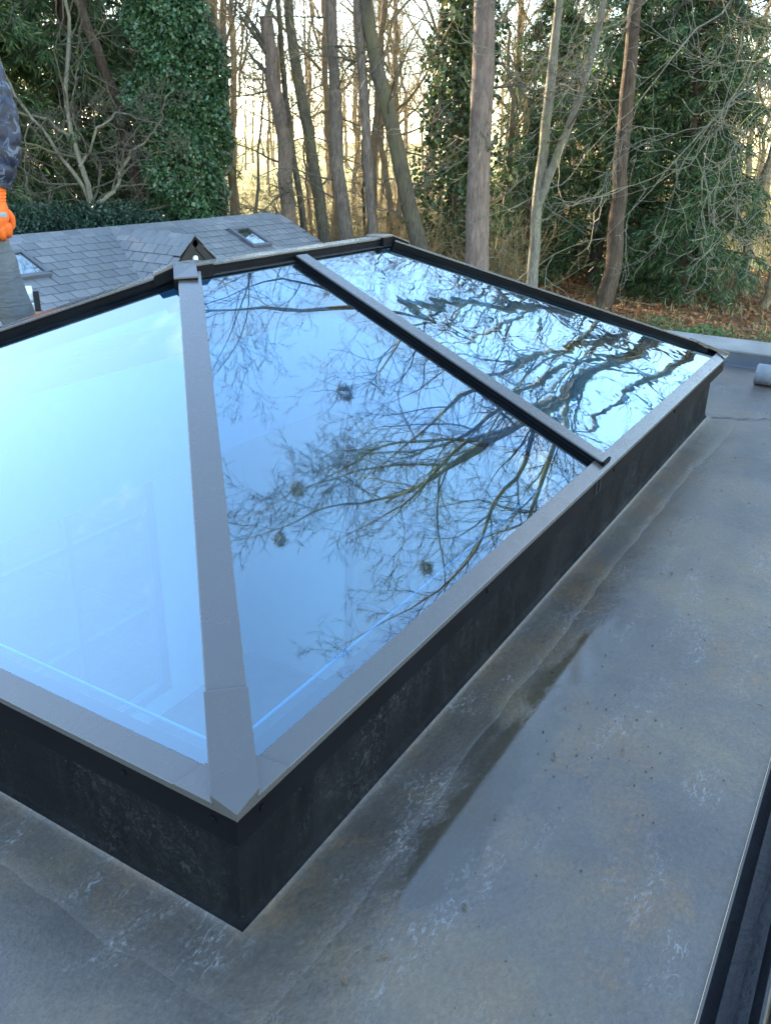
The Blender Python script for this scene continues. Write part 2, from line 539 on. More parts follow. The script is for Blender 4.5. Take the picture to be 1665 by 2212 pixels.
def barkmat(name, c1, c2, moss=None, mossamt=0.5, scale=6):
    m, nt, out = newmat(name); N = NT(nt)
    v = N.coord('Object', (scale, scale, scale * 0.22))
    f = N.noise(v, 3.0, 7, 0.78, 0.6)
    c = N.ramp(f, [(0.30, tuple(x * 0.55 for x in c1)), (0.44, c1), (0.68, c2)])
    c = N.mix(N.ramp(N.noise(N.coord(), 1.3, 4), [(0.35, 0.0), (0.7, 0.45)]), c, tuple(x * 0.6 for x in c1))
    if moss:
        mf = N.ramp(N.noise(N.coord(), 0.9, 5, 0.6), [(0.62 - 0.3 * mossamt, 0.0), (0.80 - 0.3 * mossamt, 0.85)])
        c = N.mix(mf, c, moss)
    N.bsdf(out, c, 0.85, 0, 0.2, N.bump(f, 1.0, 0.07))
    return m
barkmat('bark_grey', (0.15, 0.118, 0.092), (0.32, 0.26, 0.205))
barkmat('bark_pink', (0.20, 0.145, 0.115), (0.38, 0.285, 0.23), scale=5)
barkmat('bark_moss', (0.10, 0.085, 0.06), (0.21, 0.18, 0.13), (0.155, 0.138, 0.070), 0.5)
barkmat('bark_brown', (0.085, 0.060, 0.042), (0.20, 0.145, 0.10))
barkmat('bark_pale', (0.20, 0.18, 0.135), (0.40, 0.36, 0.28), (0.26, 0.26, 0.12), 0.35, 8)
barkmat('bark_tan', (0.20, 0.145, 0.085), (0.40, 0.30, 0.18))
barkmat('twig_grey', (0.13, 0.115, 0.085), (0.25, 0.22, 0.165), (0.22, 0.22, 0.09), 0.3, 10)
barkmat('twig_brown', (0.16, 0.13, 0.095), (0.33, 0.27, 0.19), (0.30, 0.26, 0.10), 0.35, 8)
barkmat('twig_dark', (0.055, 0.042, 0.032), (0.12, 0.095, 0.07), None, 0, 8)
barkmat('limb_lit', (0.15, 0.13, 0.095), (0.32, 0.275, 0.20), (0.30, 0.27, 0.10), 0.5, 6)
barkmat('twig_gold', (0.27, 0.195, 0.095), (0.48, 0.37, 0.19))

def leafmat(name, cols, rough=0.5, trans=0.25, spec=0.4):
    m, nt, out = newmat(name); N = NT(nt)
    g = N.n('NewGeometry')
    c = N.ramp(g.outputs['Random Per Island'], [(i / (len(cols) - 1), cc) for i, cc in enumerate(cols)])
    b = N.bsdf(None, c, rough, 0, spec)
    t = N.n('BsdfTranslucent'); N.l(c, t.inputs[0])
    ms = N.n('MixShader'); ms.inputs[0].default_value = trans
    N.l(b.outputs[0], ms.inputs[1]); N.l(t.outputs[0], ms.inputs[2]); N.l(ms.outputs[0], out.inputs[0])
    return m
leafmat('yew_leaf', [(0.022, 0.052, 0.024), (0.042, 0.090, 0.034), (0.075, 0.135, 0.046), (0.13, 0.175, 0.058)], 0.45, 0.32)
leafmat('ivy_leaf', [(0.018, 0.048, 0.018), (0.034, 0.084, 0.032), (0.055, 0.115, 0.045), (0.12, 0.19, 0.085)], 0.32, 0.12, 0.5)
leafmat('holly_leaf', [(0.018, 0.040, 0.016), (0.040, 0.072, 0.024), (0.075, 0.11, 0.03), (0.16, 0.15, 0.05)], 0.38, 0.25)
leafmat('hedge_leaf', [(0.014, 0.035, 0.022), (0.026, 0.055, 0.033), (0.04, 0.075, 0.042)], 0.5, 0.15)
leafmat('litter_leaf', [(0.16, 0.060, 0.022), (0.28, 0.11, 0.035), (0.38, 0.19, 0.07), (0.22, 0.09, 0.04)], 0.7, 0.2)
leafmat('dead_leaf', [(0.07, 0.042, 0.025), (0.14, 0.085, 0.05), (0.20, 0.15, 0.09)], 0.7, 0.1)
leafmat('dry_grass', [(0.30, 0.25, 0.10), (0.42, 0.36, 0.16), (0.20, 0.22, 0.07)], 0.7, 0.3)
leafmat('low_plant', [(0.06, 0.11, 0.03), (0.12, 0.18, 0.06), (0.20, 0.26, 0.10)], 0.5, 0.3)

# ground: leaf litter near, pale winter grass in the meadow
m, nt, out = newmat('ground'); N = NT(nt)
v = N.coord()
grass = N.ramp(N.noise(v, 0.35, 6, 0.65), [(0.3, (0.26, 0.25, 0.08)), (0.5, (0.38, 0.34, 0.12)), (0.7, (0.44, 0.37, 0.16))])
litter = N.ramp(N.noise(v, 3.2, 7, 0.75), [(0.3, (0.06, 0.035, 0.018)), (0.5, (0.14, 0.075, 0.03)), (0.7, (0.22, 0.13, 0.055))])
sep = N.n('SeparateXYZ'); N.l(v, sep.inputs[0])
edge = N.math('ADD', sep.outputs[0], N.math('MULTIPLY', N.noise(v, 0.16, 4), 14.0))
fc = N.ramp(N.math('MULTIPLY', edge, 0.01), [(0.35, 0.0), (0.42, 1.0)])
N.bsdf(out, N.mix(fc, litter, grass), 0.9, 0, 0.2, N.bump(N.noise(v, 6, 6, 0.7), 0.8, 0.08))

# ------------------------------------------------------------------ ground
GZ = -2.85
ground = mesh('ground', [(-400, -400, GZ), (1200, -400, GZ), (1200, 1200, GZ), (-400, 1200, GZ)], [(0, 1, 2, 3)], 'ground')
tag(ground, 'leaf-strewn ground running out to a sunlit winter meadow', 'ground', kind='structure')

# ------------------------------------------------------------------ flat roof of the extension
L, W = 3.008, 2.0           # lantern footprint
X0, X1, Y0, Y1 = -2.6, 4.02, -0.53, 3.45
H0, H1, HY0, HY1 = 0.085, L - 0.085, 0.085, W - 0.085

def ring(x0, x1, y0, y1, hx0, hx1, hy0, hy1, z):
    v = [(x0, y0, z), (x1, y0, z), (x1, y1, z), (x0, y1, z), (hx0, hy0, z), (hx1, hy0, z), (hx1, hy1, z), (hx0, hy1, z)]
    f = [(0, 1, 5, 4), (1, 2, 6, 5), (2, 3, 7, 6), (3, 0, 4, 7)]
    return v, f

v_, f_ = ring(X0, X1, Y0, Y1, H0, H1, HY0, HY1, 0.0)
roof = mesh('flat_roof', v_, f_, 'grp_roof')
tag(roof, 'grey resin-coated flat roof deck with stains and thin puddles', 'flat roof', kind='structure')

def loopmesh(name, prof, x0, x1, y0, y1, mat, parent, smooth=False, closed=False):
    """sweep profile (outward offset, z) round a rectangle"""
    vs, fs = [], []
    k = len(prof)
    for (sx, sy, cx, cy) in ((-1, -1, x0, y0), (1, -1, x1, y0), (1, 1, x1, y1), (-1, 1, x0, y1)):
        for o, z in prof:
            vs.append((cx + sx * o, cy + sy * o, z))
    for c in range(4):
        n = (c + 1) % 4
        for i in range(k if closed else k - 1):
            j = (i + 1) % k
            fs.append((c * k + i, n * k + i, n * k + j, c * k + j))
    fs = [tuple(reversed(f)) for f in fs]
    return mesh(name, vs, fs, mat, parent, smooth)

UI = 0.045
UX0, UX1, UY0, UY1 = UI, L - UI, UI, W - UI
up = loopmesh('upstand', [(-0.045, 0.204), (-0.001, 0.204), (0, 0.203), (0, 0.006)], UX0, UX1, UY0, UY1, 'grp_upstand', roof)

# fillet with a hand-laid uneven lower edge
rng = np.random.default_rng(5)
geo = Geo()
prof = [(0.0, 0.026), (0.0006, 0.018), (0.003, 0.011), (0.008, 0.006), (0.018, 0.0032), (0.036, 0.0018), (0.060, 0.0015), (0.085, 0.0012), (0.110, 0.0004), (0.118, -0.001)]
per = []
corn = [(UX0, UY0), (UX1, UY0), (UX1, UY1), (UX0, UY1)]
diag = [(-1, -1), (1, -1), (1, 1), (-1, 1)]
for c in range(4):
    (ax, ay), (bx, by) = corn[c], corn[(c + 1) % 4]
    (da, db) = diag[c], diag[(c + 1) % 4]
    n = 60
    for i in range(n):
        t = i / n
        # offset direction: interpolates into the mitre only at the very ends
        e0 = max(0, 1 - t * 30); e1 = max(0, 1 - (1 - t) * 30)
        nrm = {0: (0, -1), 1: (1, 0), 2: (0, 1), 3: (-1, 0)}[c]
        dx = nrm[0] * (1 - e0 - e1) + da[0] * e0 + db[0] * e1
        dy = nrm[1] * (1 - e0 - e1) + da[1] * e0 + db[1] * e1
        per.append((ax + (bx - ax) * t, ay + (by - ay) * t, dx, dy))
wob = np.convolve(rng.normal(size=len(per) + 8), np.ones(9) / 3, 'valid')[:len(per)]
wz = np.convolve(rng.normal(size=len(per) + 4), np.ones(5) / 2.2, 'valid')[:len(per)]
V = []
for i, (x, y, dx, dy) in enumerate(per):
    for j, (o, z) in enumerate(prof):
        oo = o * (1 + (0.07 * wob[i] if j > 5 else 0.03 * wob[i]))
        V.append((x + dx * oo, y + dy * oo, z + (0.0003 * wz[i] if 2 < j < 8 else 0) + (0.004 * wob[i] if j < 2 else 0)))
k = len(prof); n = len(per)
F_ = [((i + 1) % n * k + j, i * k + j, i * k + j + 1, (i + 1) % n * k + j + 1) for i in range(n) for j in range(k - 1)]
geo.add(V, [tuple(reversed(f)) for f in F_])
fo = geo.build('fillet', 'grp_roof', roof, smooth=True)
fo.data.materials.append(MATS['grp_upstand'])
fo.data.polygons.foreach_set('material_index', [1 if (i % (k - 1)) < 3 else 0 for i in range(len(fo.data.polygons))])

# low parapet at the far edge
par = mesh('parapet', [], [], 'parapet_face', roof)
def extrude_y(name, prof, y0, y1, mat, parent, bevel=0.0):
    k = len(prof)
    vs = [(x, y0, z) for x, z in prof] + [(x, y1, z) for x, z in prof]
    fs = [(i, (i + 1) % k, (i + 1) % k + k, i + k) for i in range(k)] + [tuple(range(k - 1, -1, -1)), tuple(range(k, 2 * k))]
    return mesh(name, vs, fs, mat, parent, bevel=bevel)
bpy.data.objects.remove(par)
extrude_y('parapet', [(3.985, -0.001), (4.012, 0.010), (4.018, 0.062), (4.30, 0.066), (4.30, -0.3), (3.985, -0.3)], -1.6, 3.46, 'parapet_face', roof)
extrude_y('parapet_cap', [(4.016, 0.0635), (4.016, 0.072), (4.022, 0.0745), (4.305, 0.0790), (4.312, 0.074), (4.312, 0.03), (4.302, 0.03), (4.302, 0.0675)], -1.6, 3.46, 'parapet_cap', roof)
# second-coat seam across the far end of the deck
sv = []
rs = random.Random(3)
pts = []
for i in range(30):
    t = i / 29
    pts.append((2.98 + 0.30 * t + 0.012 * rs.uniform(-1, 1), 0.02 - 0.55 * t, 0.0035))
for (x, y, z) in pts:
    w = rs.uniform(0.001, 0.0035)
    sv += [(x - w, y - w, z), (x + w, y + w, z)]
mesh('seam', sv, [(2 * i, 2 * i + 1, 2 * i + 3, 2 * i + 2) for i in range(29)], 'seam', roof)
# outside faces of the extension
box('fascia_board', X0, 4.30, 3.455, 3.48, -0.35, 0.015, 'lead', roof)
# drip trim along the near edge, black gutter, lead ledge and brick course beyond it
box('edge_trim', X0, 4.02, -0.5345, -0.5305, -0.06, 0.003, 'edge_trim', roof)
gut = thing('gutter', 'black gutter trough along the near edge of the flat roof', 'gutter', (0.5, -0.58, -0.08))
extrude = lambda name, prof, x0, x1, mat, parent: mesh(name, [(x0, y, z) for y, z in prof] + [(x1, y, z) for y, z in prof],
    [(i, i + 1, i + 1 + len(prof), i + len(prof)) for i in range(len(prof) - 1)], mat, parent)
extrude('trough', [(-0.5352, -0.004), (-0.5352, -0.05), (-0.552, -0.068), (-0.572, -0.072), (-0.59, -0.066), (-0.60, -0.045), (-0.60, -0.005), (-0.604, -0.003), (-0.607, -0.006), (-0.607, -0.08), (-0.5349, -0.08), (-0.5349, -0.004)], -2.6, 3.9, 'gutter_black', gut)
for gx in (-1.4, -0.45, 0.96, 1.9, 2.9):
    beam('bracket', (gx, -0.541, -0.006), (gx, -0.606, -0.001), 0.022, 0.005, 'black_plastic', gut)
ledge = thing('lead_ledge', 'dark lead-covered ledge outside the black gutter', 'ledge', (0.5, -0.65, -0.2))
extrude('lead_sheet', [(-0.612, -0.2), (-0.612, -0.012), (-0.618, -0.007), (-0.690, -0.010), (-0.694, -0.03), (-0.694, -0.2)], -2.6, 3.9, 'lead', ledge)
bw = thing('brick_wall', 'weathered brown brick course beside the lead ledge at the lower right corner', 'wall', (0, -0.8, -0.3))
box('mortar_bed', -1.2, 2.2, -0.92, -0.703, -0.30, -0.030, 'mortar', bw)
bme = meshdata('brick', boxv(-0.1075, 0.1075, -0.051, 0.051, -0.0325, 0.0325), BOXF, 'brick')
rs = random.Random(8)
for r_ in range(2):
    for i in range(14):
        b_ = obj('brick', bme, bw, (-1.05 + i * 0.225 + 0.11 * r_ - 0.0, -0.757 - r_ * 0.112 + 0.8, -0.045 + 0.3 + rs.uniform(-0.003, 0.003)), (rs.uniform(-.01, .01), rs.uniform(-.01, .01), rs.uniform(-.01, .01)))
        bv = b_.modifiers.new('bevel', 'BEVEL'); bv.width = 0.006; bv.segments = 2

# ------------------------------------------------------------------ roof lantern
HE, HR = 0.2625, 0.7221
AX = 1.035                                   # plan run of the hip ends
GZ0, GS = 0.254, 0.452                       # glass plane: height at the eave line, slope per metre
def gfront(y): return GZ0 + GS * y
lan = thing('roof_lantern', 'large hipped glass roof lantern with grey aluminium bars on a dark kerb', 'roof lantern', (L / 2, W / 2, 0.204))

# fascia box under the eave
loopmesh('fascia', [(-0.060, 0.195), (-0.012, 0.195), (-0.0115, 0.1965), (-0.0115, 0.243), (-0.004, 0.247), (-0.004, 0.2515), (-0.060, 0.2515)], 0, L, 0, W, 'aluminium_side', lan, closed=True)
# eave bars, one on each side, mitred
EP = [(0.0, HE - 0.010), (0.0, HE - 0.001), (0.001, HE), (0.034, HE + 0.034 * GS), (0.036, HE + 0.034 * GS - 0.001), (0.036, gfront(0.036) - 0.002), (0.012, gfront(0.012) - 0.002), (0.004, HE - 0.010)]
rc = [(0, 0), (L, 0), (L, W), (0, W)]
inn = [(1, 1), (-1, 1), (-1, -1), (1, -1)]
def eavebar(c):
    a, b = rc[c], rc[(c + 1) % 4]; ia, ib = inn[c], inn[(c + 1) % 4]
    k = len(EP)
    vs = [(a[0] + ia[0] * o, a[1] + ia[1] * o, z) for o, z in EP] + [(b[0] + ib[0] * o, b[1] + ib[1] * o, z) for o, z in EP]
    fs = [(i, (i + 1) % k, (i + 1) % k + k, i + k) for i in range(k)] + [tuple(range(k - 1, -1, -1)), tuple(range(k, 2 * k))]
    return mesh('eave_bar', vs, fs, 'aluminium', lan)
for c in range(4):
    eavebar(c)

def G(x, y, side, dz=0.0):
    z = {'f': GZ0 + GS * y, 'b': GZ0 + GS * (W - y), 'l': GZ0 + GS * x / AX, 'r': GZ0 + GS * (L - x) / AX}[side]
    return Vector((x, y, z + dz))
nrmF = Vector((0, -GS, 1)).normalized(); nrmB = Vector((0, GS, 1)).normalized()
nrmL = Vector((-GS / AX, 0, 1)).normalized(); nrmR = Vector((GS / AX, 0, 1)).normalized()
XM = 1.462
e, rdg = 0.030, 0.985
P = [('f', [(e * AX, e), (XM, e), (XM, rdg), (rdg * AX, rdg)], nrmF, 'glass_pane', 'clear blue-tinted pane mirroring bare branches'),
     ('f', [(XM, e), (L - e * AX, e), (L - rdg * AX, rdg), (XM, rdg)], nrmF, 'glass_far', 'rippled pane with distorted wavy reflections'),
     ('l', [(e * AX, W - e), (e * AX, e), (rdg * AX, rdg), (rdg * AX, W - rdg)], nrmL, 'glass_pane', 'triangular end pane mirroring plain pale sky'),
     ('r', [(L - e * AX, e), (L - e * AX, W - e), (L - rdg * AX, W - rdg), (L - rdg * AX, rdg)], nrmR, 'glass_pane', None),
     ('b', [(XM, W - e), (e * AX, W - e), (rdg * AX, W - rdg), (XM, W - rdg)], nrmB, 'glass_pane', None),
     ('b', [(L - e * AX, W - e), (XM, W - e), (XM, W - rdg), (L - rdg * AX, W - rdg)], nrmB, 'glass_pane', None)]
for side, pl, nn, mt, lab in P:
    o = prism('glass_pane', [G(x, y, side) for x, y in pl], nn, 0.022, mt, lan)
    if lab:
        o['label'] = lab
# spacer strips (edge of the sealed units) and inner frame along the eaves
for nm, (a, b, sd) in {'f': ((0.10, 0.088), (XM - 0.03, 0.088), 'f'), 'f2': ((XM + 0.03, 0.088), (L - 0.1, 0.088), 'f'), 'l': ((0.088, 0.10), (0.088, W - 0.10), 'l')}.items():
    beam('spacer', G(*a, sd, -0.027), G(*b, sd, -0.027), 0.0045, 0.004, 'spacer', lan)
loopmesh('inner_frame', [(-0.030, 0.226), (-0.085, 0.245), (-0.085, 0.20), (-0.030, 0.20)], 0, L, 0, W, 'aluminium_side', lan, closed=True)

# hip bars, rafters, ridge: cap plate over a darker body
def capbar(name, p0, p1, w, mat_top='aluminium', body=0.036, cap=0.006, up=(0, 0, 1)):
    p0, p1 = Vector(p0), Vector(p1)
    o = beam(name, p0, p1, w, cap, mat_top, lan, up, 0.0016)
    d = (p1 - p0).normalized(); s = d.cross(Vector(up)).normalized(); n = s.cross(d)
    bd = beam('bar_body', p0 - n * (cap - 0.001), p1 - n * (cap - 0.001), w * 0.82, body, 'aluminium_side', o, up)
    bd2 = beam('gasket', p0 - n * 0.012, p1 - n * 0.012, w * 0.96, 0.006, 'aluminium_side', o, up)
    return o
RT = HR
def hip(sx, sy):
    """sx, sy = 0/1 corner selectors"""
    cx, cy = (0 if sx == 0 else L), (0 if sy == 0 else W)
    dx, dy = (1 if sx == 0 else -1), (1 if sy == 0 else -1)
    lo = Vector((cx + dx * 0.115, cy + dy * 0.111, GZ0 + GS * 0.111 + 0.017))
    hi = Vector((cx + dx * AX * 0.975, cy + dy * 0.975, GZ0 + GS * 0.975 + 0.017))
    hb_ = capbar('hip_bar', lo, hi, 0.056)
    dd_ = (hi - lo).normalized()
    beam('bar_foot', lo - dd_ * 0.045 - Vector((0, 0, 0.016)), lo + dd_ * 0.004 - Vector((0, 0, 0.0075)), 0.046, 0.026, 'aluminium_side', hb_)
    # corner cap: flat pentagon running to the corner tip, with a wing over each eave bar
    d2 = Vector((hi.x - lo.x, hi.y - lo.y, 0)).normalized()
    s2 = Vector((-d2.y, d2.x, 0))
    hw = 0.0300
    tip = Vector((cx - dx * 0.002, cy - dy * 0.002, HE))
    top = lo + d2 * 0.012 + Vector((0, 0, 0.0035 + 0.012 * 0.3))
    def on_edge(sd):
        # where the cap side meets the eave line
        if sd == 0:   # along x
            t = (tip.y - (top + s2 * sgx * hw).y)
        return None
    pts = [top + s2 * hw, top - s2 * hw]
    sides = []
    for sg in (1, -1):
        q = top + s2 * hw * sg
        # march towards the corner until an eave line is reached
        t = 0
        while True:
            w_ = q - d2 * t
            fx = (w_.x - cx) * dx; fy = (w_.y - cy) * dy
            if fx <= -0.001 or fy <= -0.001 or t > 0.4:
                break
            t += 0.001
        w_.z = HE + 0.0135
        sides.append(w_)
    poly = [top + s2 * hw, sides[0], tip, sides[1], top - s2 * hw]
    tip.z = HE + 0.0040
    k_ = 5
    vv = [Vector(q) for q in poly] + [Vector(q) - Vector((0, 0, 0.012)) for q in poly]
    ff = [(0, 1, 3, 4), (1, 2, 3)] + [(i, i + k_, (i + 1) % k_ + k_, (i + 1) % k_) for i in range(k_)]
    if (vv[1] - vv[0]).cross(vv[3] - vv[0]).z < 0:
        ff = [tuple(reversed(f)) for f in ff]
    cap = mesh('corner_cap', vv, ff, 'aluminium', lan, bevel=0.0008)
    for sg, sw in ((1, sides[0]), (-1, sides[1])):
        alongx = abs((sw.y - cy)) < 0.004
        ax_ = Vector((dx, 0, 0)) if alongx else Vector((0, dy, 0))
        inw = Vector((0, dy, 0)) if alongx else Vector((dx, 0, 0))
        def E_(a, o_):
            q = Vector((cx, cy, 0)) + ax_ * a + inw * (o_ - 0.0015)
            q.z = HE + GS * max(o_, 0) + 0.0036
            return q
        base = abs((sw - tip).dot(ax_))
        # hip side line in (along, inward) coordinates: inward grows with along
        sl = (abs(d2.dot(inw)) / abs(d2.dot(ax_)))
        wing = [E_(base - 0.006, -0.001), E_(base + 0.060, -0.001), E_(base + 0.038, 0.0375), E_(base + 0.0375 / sl - 0.008, 0.0375)]
        prism('cap_wing', wing, (0, 0, 1), 0.0042, 'aluminium', cap, bevel=0.0008)
for sx in (0, 1):
    for sy in (0, 1):
        hip(sx, sy)
# rafters on the two long slopes
for yy, sg, sd in ((0.0, 1, 'f'), (W, -1, 'b')):
    lo = Vector((XM, yy + sg * 0.012, GZ0 + GS * 0.012 + 0.021)); hi = Vector((XM, yy + sg * 0.965, GZ0 + GS * 0.965 + 0.021))
    o = capbar('rafter_bar', lo, hi, 0.052)
    beam('end_plate', lo + Vector((0, -sg * 0.006, -0.002)), lo + Vector((0, sg * 0.004, 0)), 0.052, 0.034, 'aluminium_side', o)
# ridge
p0, p1 = (AX * 0.99, W / 2, RT), (L - AX * 0.99, W / 2, RT)
rb = capbar('ridge_bar', p0, p1, 0.050, body=0.034)
mesh('ridge_skirt', [(p0[0] - .02, W / 2 + s * o_, z) for s in (1, -1) for o_, z in ((0.024, RT - 0.0265), (0.034, GZ0 + GS * (1 - 0.034) + 0.002))] + [(p1[0] + .02, W / 2 + s * o_, z) for s in (1, -1) for o_, z in ((0.024, RT - 0.0265), (0.034, GZ0 + GS * (1 - 0.034) + 0.002))],
     [(0, 1, 5, 4), (2, 6, 7, 3)], 'aluminium', rb)
for ex, dx in ((AX * 0.985, 1), (L - AX * 0.985, -1)):
    top = RT + 0.004
    # boss: irregular hexagon plate with folded sides over the meeting of hips and ridge
    a = [(ex + dx * 0.070, 0.035), (ex + dx * 0.004, 0.035), (ex - dx * 0.032, 0.074), (ex - dx * 0.074, 0.034), (ex - dx * 0.038, 0.0), (ex - dx * 0.074, -0.034), (ex - dx * 0.032, -0.074), (ex + dx * 0.004, -0.035), (ex + dx * 0.070, -0.035)]
    zz = [top, top, top - 0.020, top - 0.023, top - 0.002, top - 0.023, top - 0.020, top, top]
    k = len(a)
    def capm(nm, top_d, h, mat, par_, ins):
        vs = [(ex + (x - ex) * ins, W / 2 + y * ins, z - top_d) for (x, y), z in zip(a, zz)] + [(ex + (x - ex) * ins, W / 2 + y * ins, z - top_d - h) for (x, y), z in zip(a, zz)]
        fs = [(0, 1, 7, 8), (1, 4, 7), (1, 2, 3, 4), (7, 4, 5, 6)] + [(i, i + k, (i + 1) % k + k, (i + 1) % k) for i in range(k)]
        if dx < 0:
            fs = [tuple(reversed(f)) for f in fs]
        return mesh(nm, vs, fs, mat, par_)
    rcap = capm('ridge_cap', 0.0, 0.004, 'aluminium', lan, 1.0)
    capm('cap_body', 0.0041, 0.026, 'aluminium_side', rcap, 0.985)
# screws on the fascia
def disc(name, c, n, r, h, mat, parent, k=10):
    n = Vector(n); a = n.orthogonal().normalized(); b = n.cross(a); c = Vector(c)
    vs = [c + (a * math.cos(t) + b * math.sin(t)) * r for t in [2 * math.pi * i / k for i in range(k)]]
    vs += [v + n * h * 0.6 for v in vs] + [c + n * h]
    fs = [(i, (i + 1) % k, (i + 1) % k + k, i + k) for i in range(k)] + [(i + k, (i + 1) % k + k, 2 * k) for i in range(k)]
    return mesh(name, vs, fs, mat, parent)
for q in (0.06, 0.75, 1.55, 2.2, 2.93):
    disc('screw_head', (q, 0.0115, 0.224), (0, -1, 0), 0.005, 0.003, 'aluminium_side', lan)
for q in (0.05, 0.21, 0.8, 1.2, 1.95):
    disc('screw_head', (0.0115, q, 0.224), (-1, 0, 0), 0.005, 0.003, 'aluminium_side', lan)
# drain slots beside the rafter foot
for q in (1.395, 1.425):
    box('drain_slot', q, q + 0.004, 0.0085, 0.0125, 0.205, 0.240, 'black_plastic', lan)

# ------------------------------------------------------------------ room beneath the lantern
RM = (-2.4, 3.85, -0.40, 3.30, -2.75, -0.28)
def quadw(name, pts, mat, kind='structure'):
    o = mesh(name, pts, [tuple(range(len(pts)))], mat)
    tag(o, None, None, None, kind)
    return o
x0, x1, y0, y1, z0, z1 = RM
tag(quadw('room_floor', [(x0, y0, z0), (x1, y0, z0), (x1, y1, z0), (x0, y1, z0)], 'room_floor'), 'timber floor of the room under the lantern', 'floor')
v_, f_ = ring(x0, x1, y0, y1, H0, H1, HY0, HY1, z1)
tag(mesh('room_ceiling', v_, f_, 'plaster'), 'white ceiling around the lantern opening', 'ceiling', kind='structure')
tag(loopmesh('lantern_reveal', [(0, 0.205), (0, z1)], H0, H1, HY0, HY1, 'bare_board', None), 'white plaster reveal under the lantern', 'reveal', kind='structure')
def wall_with_openings(name, label, axis, c, a0, a1, z0, z1, ops):
    """wall plane with rectangular openings, built as strips; thin box pieces joined in one mesh"""
    xs = sorted({a0, a1} | {q for o in ops for q in o[:2]}); zs = sorted({z0, z1} | {q for o in ops for q in o[2:]})
    vs, fs = [], []
    for i in range(len(xs) - 1):
        for j in range(len(zs) - 1):
            mx_, mz_ = (xs[i] + xs[i + 1]) / 2, (zs[j] + zs[j + 1]) / 2
            if any(o[0] < mx_ < o[1] and o[2] < mz_ < o[3] for o in ops):
                continue
            b = boxv(xs[i], xs[i + 1], c, c + 0.12, zs[j], zs[j + 1])
            if axis == 'x':
                b = [(p[1], p[0], p[2]) for p in b]
            fs += [tuple(q + len(vs) for q in f) for f in BOXF]; vs += b
    o = mesh(name, vs, fs, 'plaster')
    return tag(o, label, 'wall', kind='structure')
wall_with_openings('room_wall_back', 'white room wall with a tall glazed opening', 'y', y1, x0, x1, z0, z1, [(1.0, 3.0, -2.6, -0.55)])
wall_with_openings('room_wall_end', 'white room end wall with garden doors', 'x', x1, y0, y1, z0, z1, [(0.4, 2.4, -2.74, -0.6)])
wall_with_openings('room_wall_side', 'white room side wall', 'x', x0 - 0.12, y0, y1, z0, z1, [])
wall_with_openings('room_wall_near', 'white room wall below the gutter', 'y', y0 - 0.12, x0, x1, z0, z1, [(-1.5, 0.2, -1.9, -0.7)])
def window(name, label, axis, c, a0, a1, z0, z1, nx, nz, mat='room_frame'):
    loc = (c, (a0 + a1) / 2, z0) if axis == 'x' else ((a0 + a1) / 2, c, z0)
    t = thing(name, label, 'window', loc)
    def bx(nm, p, q, r, s, m, d0, d1):
        b = boxv(p, q, c + d0, c + d1, r, s)
        if axis == 'x':
            b = [(v[1], v[0], v[2]) for v in b]
        return mesh(nm, b, BOXF, m, t)
    fw = 0.06
    bx('frame', a0, a0 + fw, z0, z1, mat, 0.02, 0.08); bx('frame', a1 - fw, a1, z0, z1, mat, 0.02, 0.08)
    bx('frame', a0 + fw, a1 - fw, z1 - fw, z1, mat, 0.02, 0.08); bx('frame', a0 + fw, a1 - fw, z0, z0 + fw, mat, 0.02, 0.08)
    for i in range(1, nx):
        q = a0 + (a1 - a0) * i / nx; bx('glazing_bar', q - 0.02, q + 0.02, z0 + fw, z1 - fw, mat, 0.025, 0.075)
    for j in range(1, nz):
        q = z0 + (z1 - z0) * j / nz; bx('glazing_bar', a0 + fw, a1 - fw, q - 0.018, q + 0.018, mat, 0.03, 0.07)
    bx('pane', a0 + fw, a1 - fw, z0 + fw, z1 - fw, 'glass_clear', 0.046, 0.054)
window('casement_window', 'white casement window in the back wall seen through the lantern glass', 'y', y1, 1.0, 3.0, -2.6, -0.55, 3, 3)
window('garden_door', 'white glazed garden doors seen down through the lantern', 'x', x1, 0.4, 2.4, -2.74, -0.6, 4, 3)
window('side_window', 'small white window in the near wall of the room under the lantern', 'y', y0 - 0.12, -1.5, 0.2, -1.9, -0.7, 2, 2)
tb = thing('work_table', 'pale table standing in the room below the lantern', 'table', (2.3, 1.3, z0))
box('table_top', 1.8, 2.9, 0.9, 1.7, z0 + 0.72, z0 + 0.75, 'white_frame', tb, 0.004)
for tx in (1.86, 2.84):
    for ty in (0.96, 1.64):
        box('leg', tx - 0.025, tx + 0.025, ty - 0.025, ty + 0.025, z0, z0 + 0.72, 'pine_wood', tb)

# ------------------------------------------------------------------ slate-roofed outbuilding
OX0, OX1, RY, RZ = 5.6, 14.53, 11.22, -0.45
TP = math.tan(R(25)); CP, SP = math.cos(R(25)), math.sin(R(25))
GX, GY, TG = 9.95, 9.25, 0.90
ob = thing('outbuilding', 'low slate-roofed outbuilding with a small front gable and two skylights', 'building', (OX0, RY, GZ))
EY = 8.5
ez = RZ - (RY - EY) * TP
box('wall', OX0 + 0.1, OX1 - 0.12, EY + 0.25, 2 * RY - EY - 0.25, GZ, ez - 0.06, 'render_wall', ob)
und = -0.03
oroof = mesh('roof', [(OX0, EY, ez + und), (OX1 - 0.02, EY, ez + und), (OX1 - 0.02, RY, RZ + und), (OX0, RY, RZ + und), (OX0, 2 * RY - EY, ez + und), (OX1 - 0.02, 2 * RY - EY, ez + und)],
             [(0, 1, 2, 3), (3, 2, 5, 4)], 'slate_under', ob)
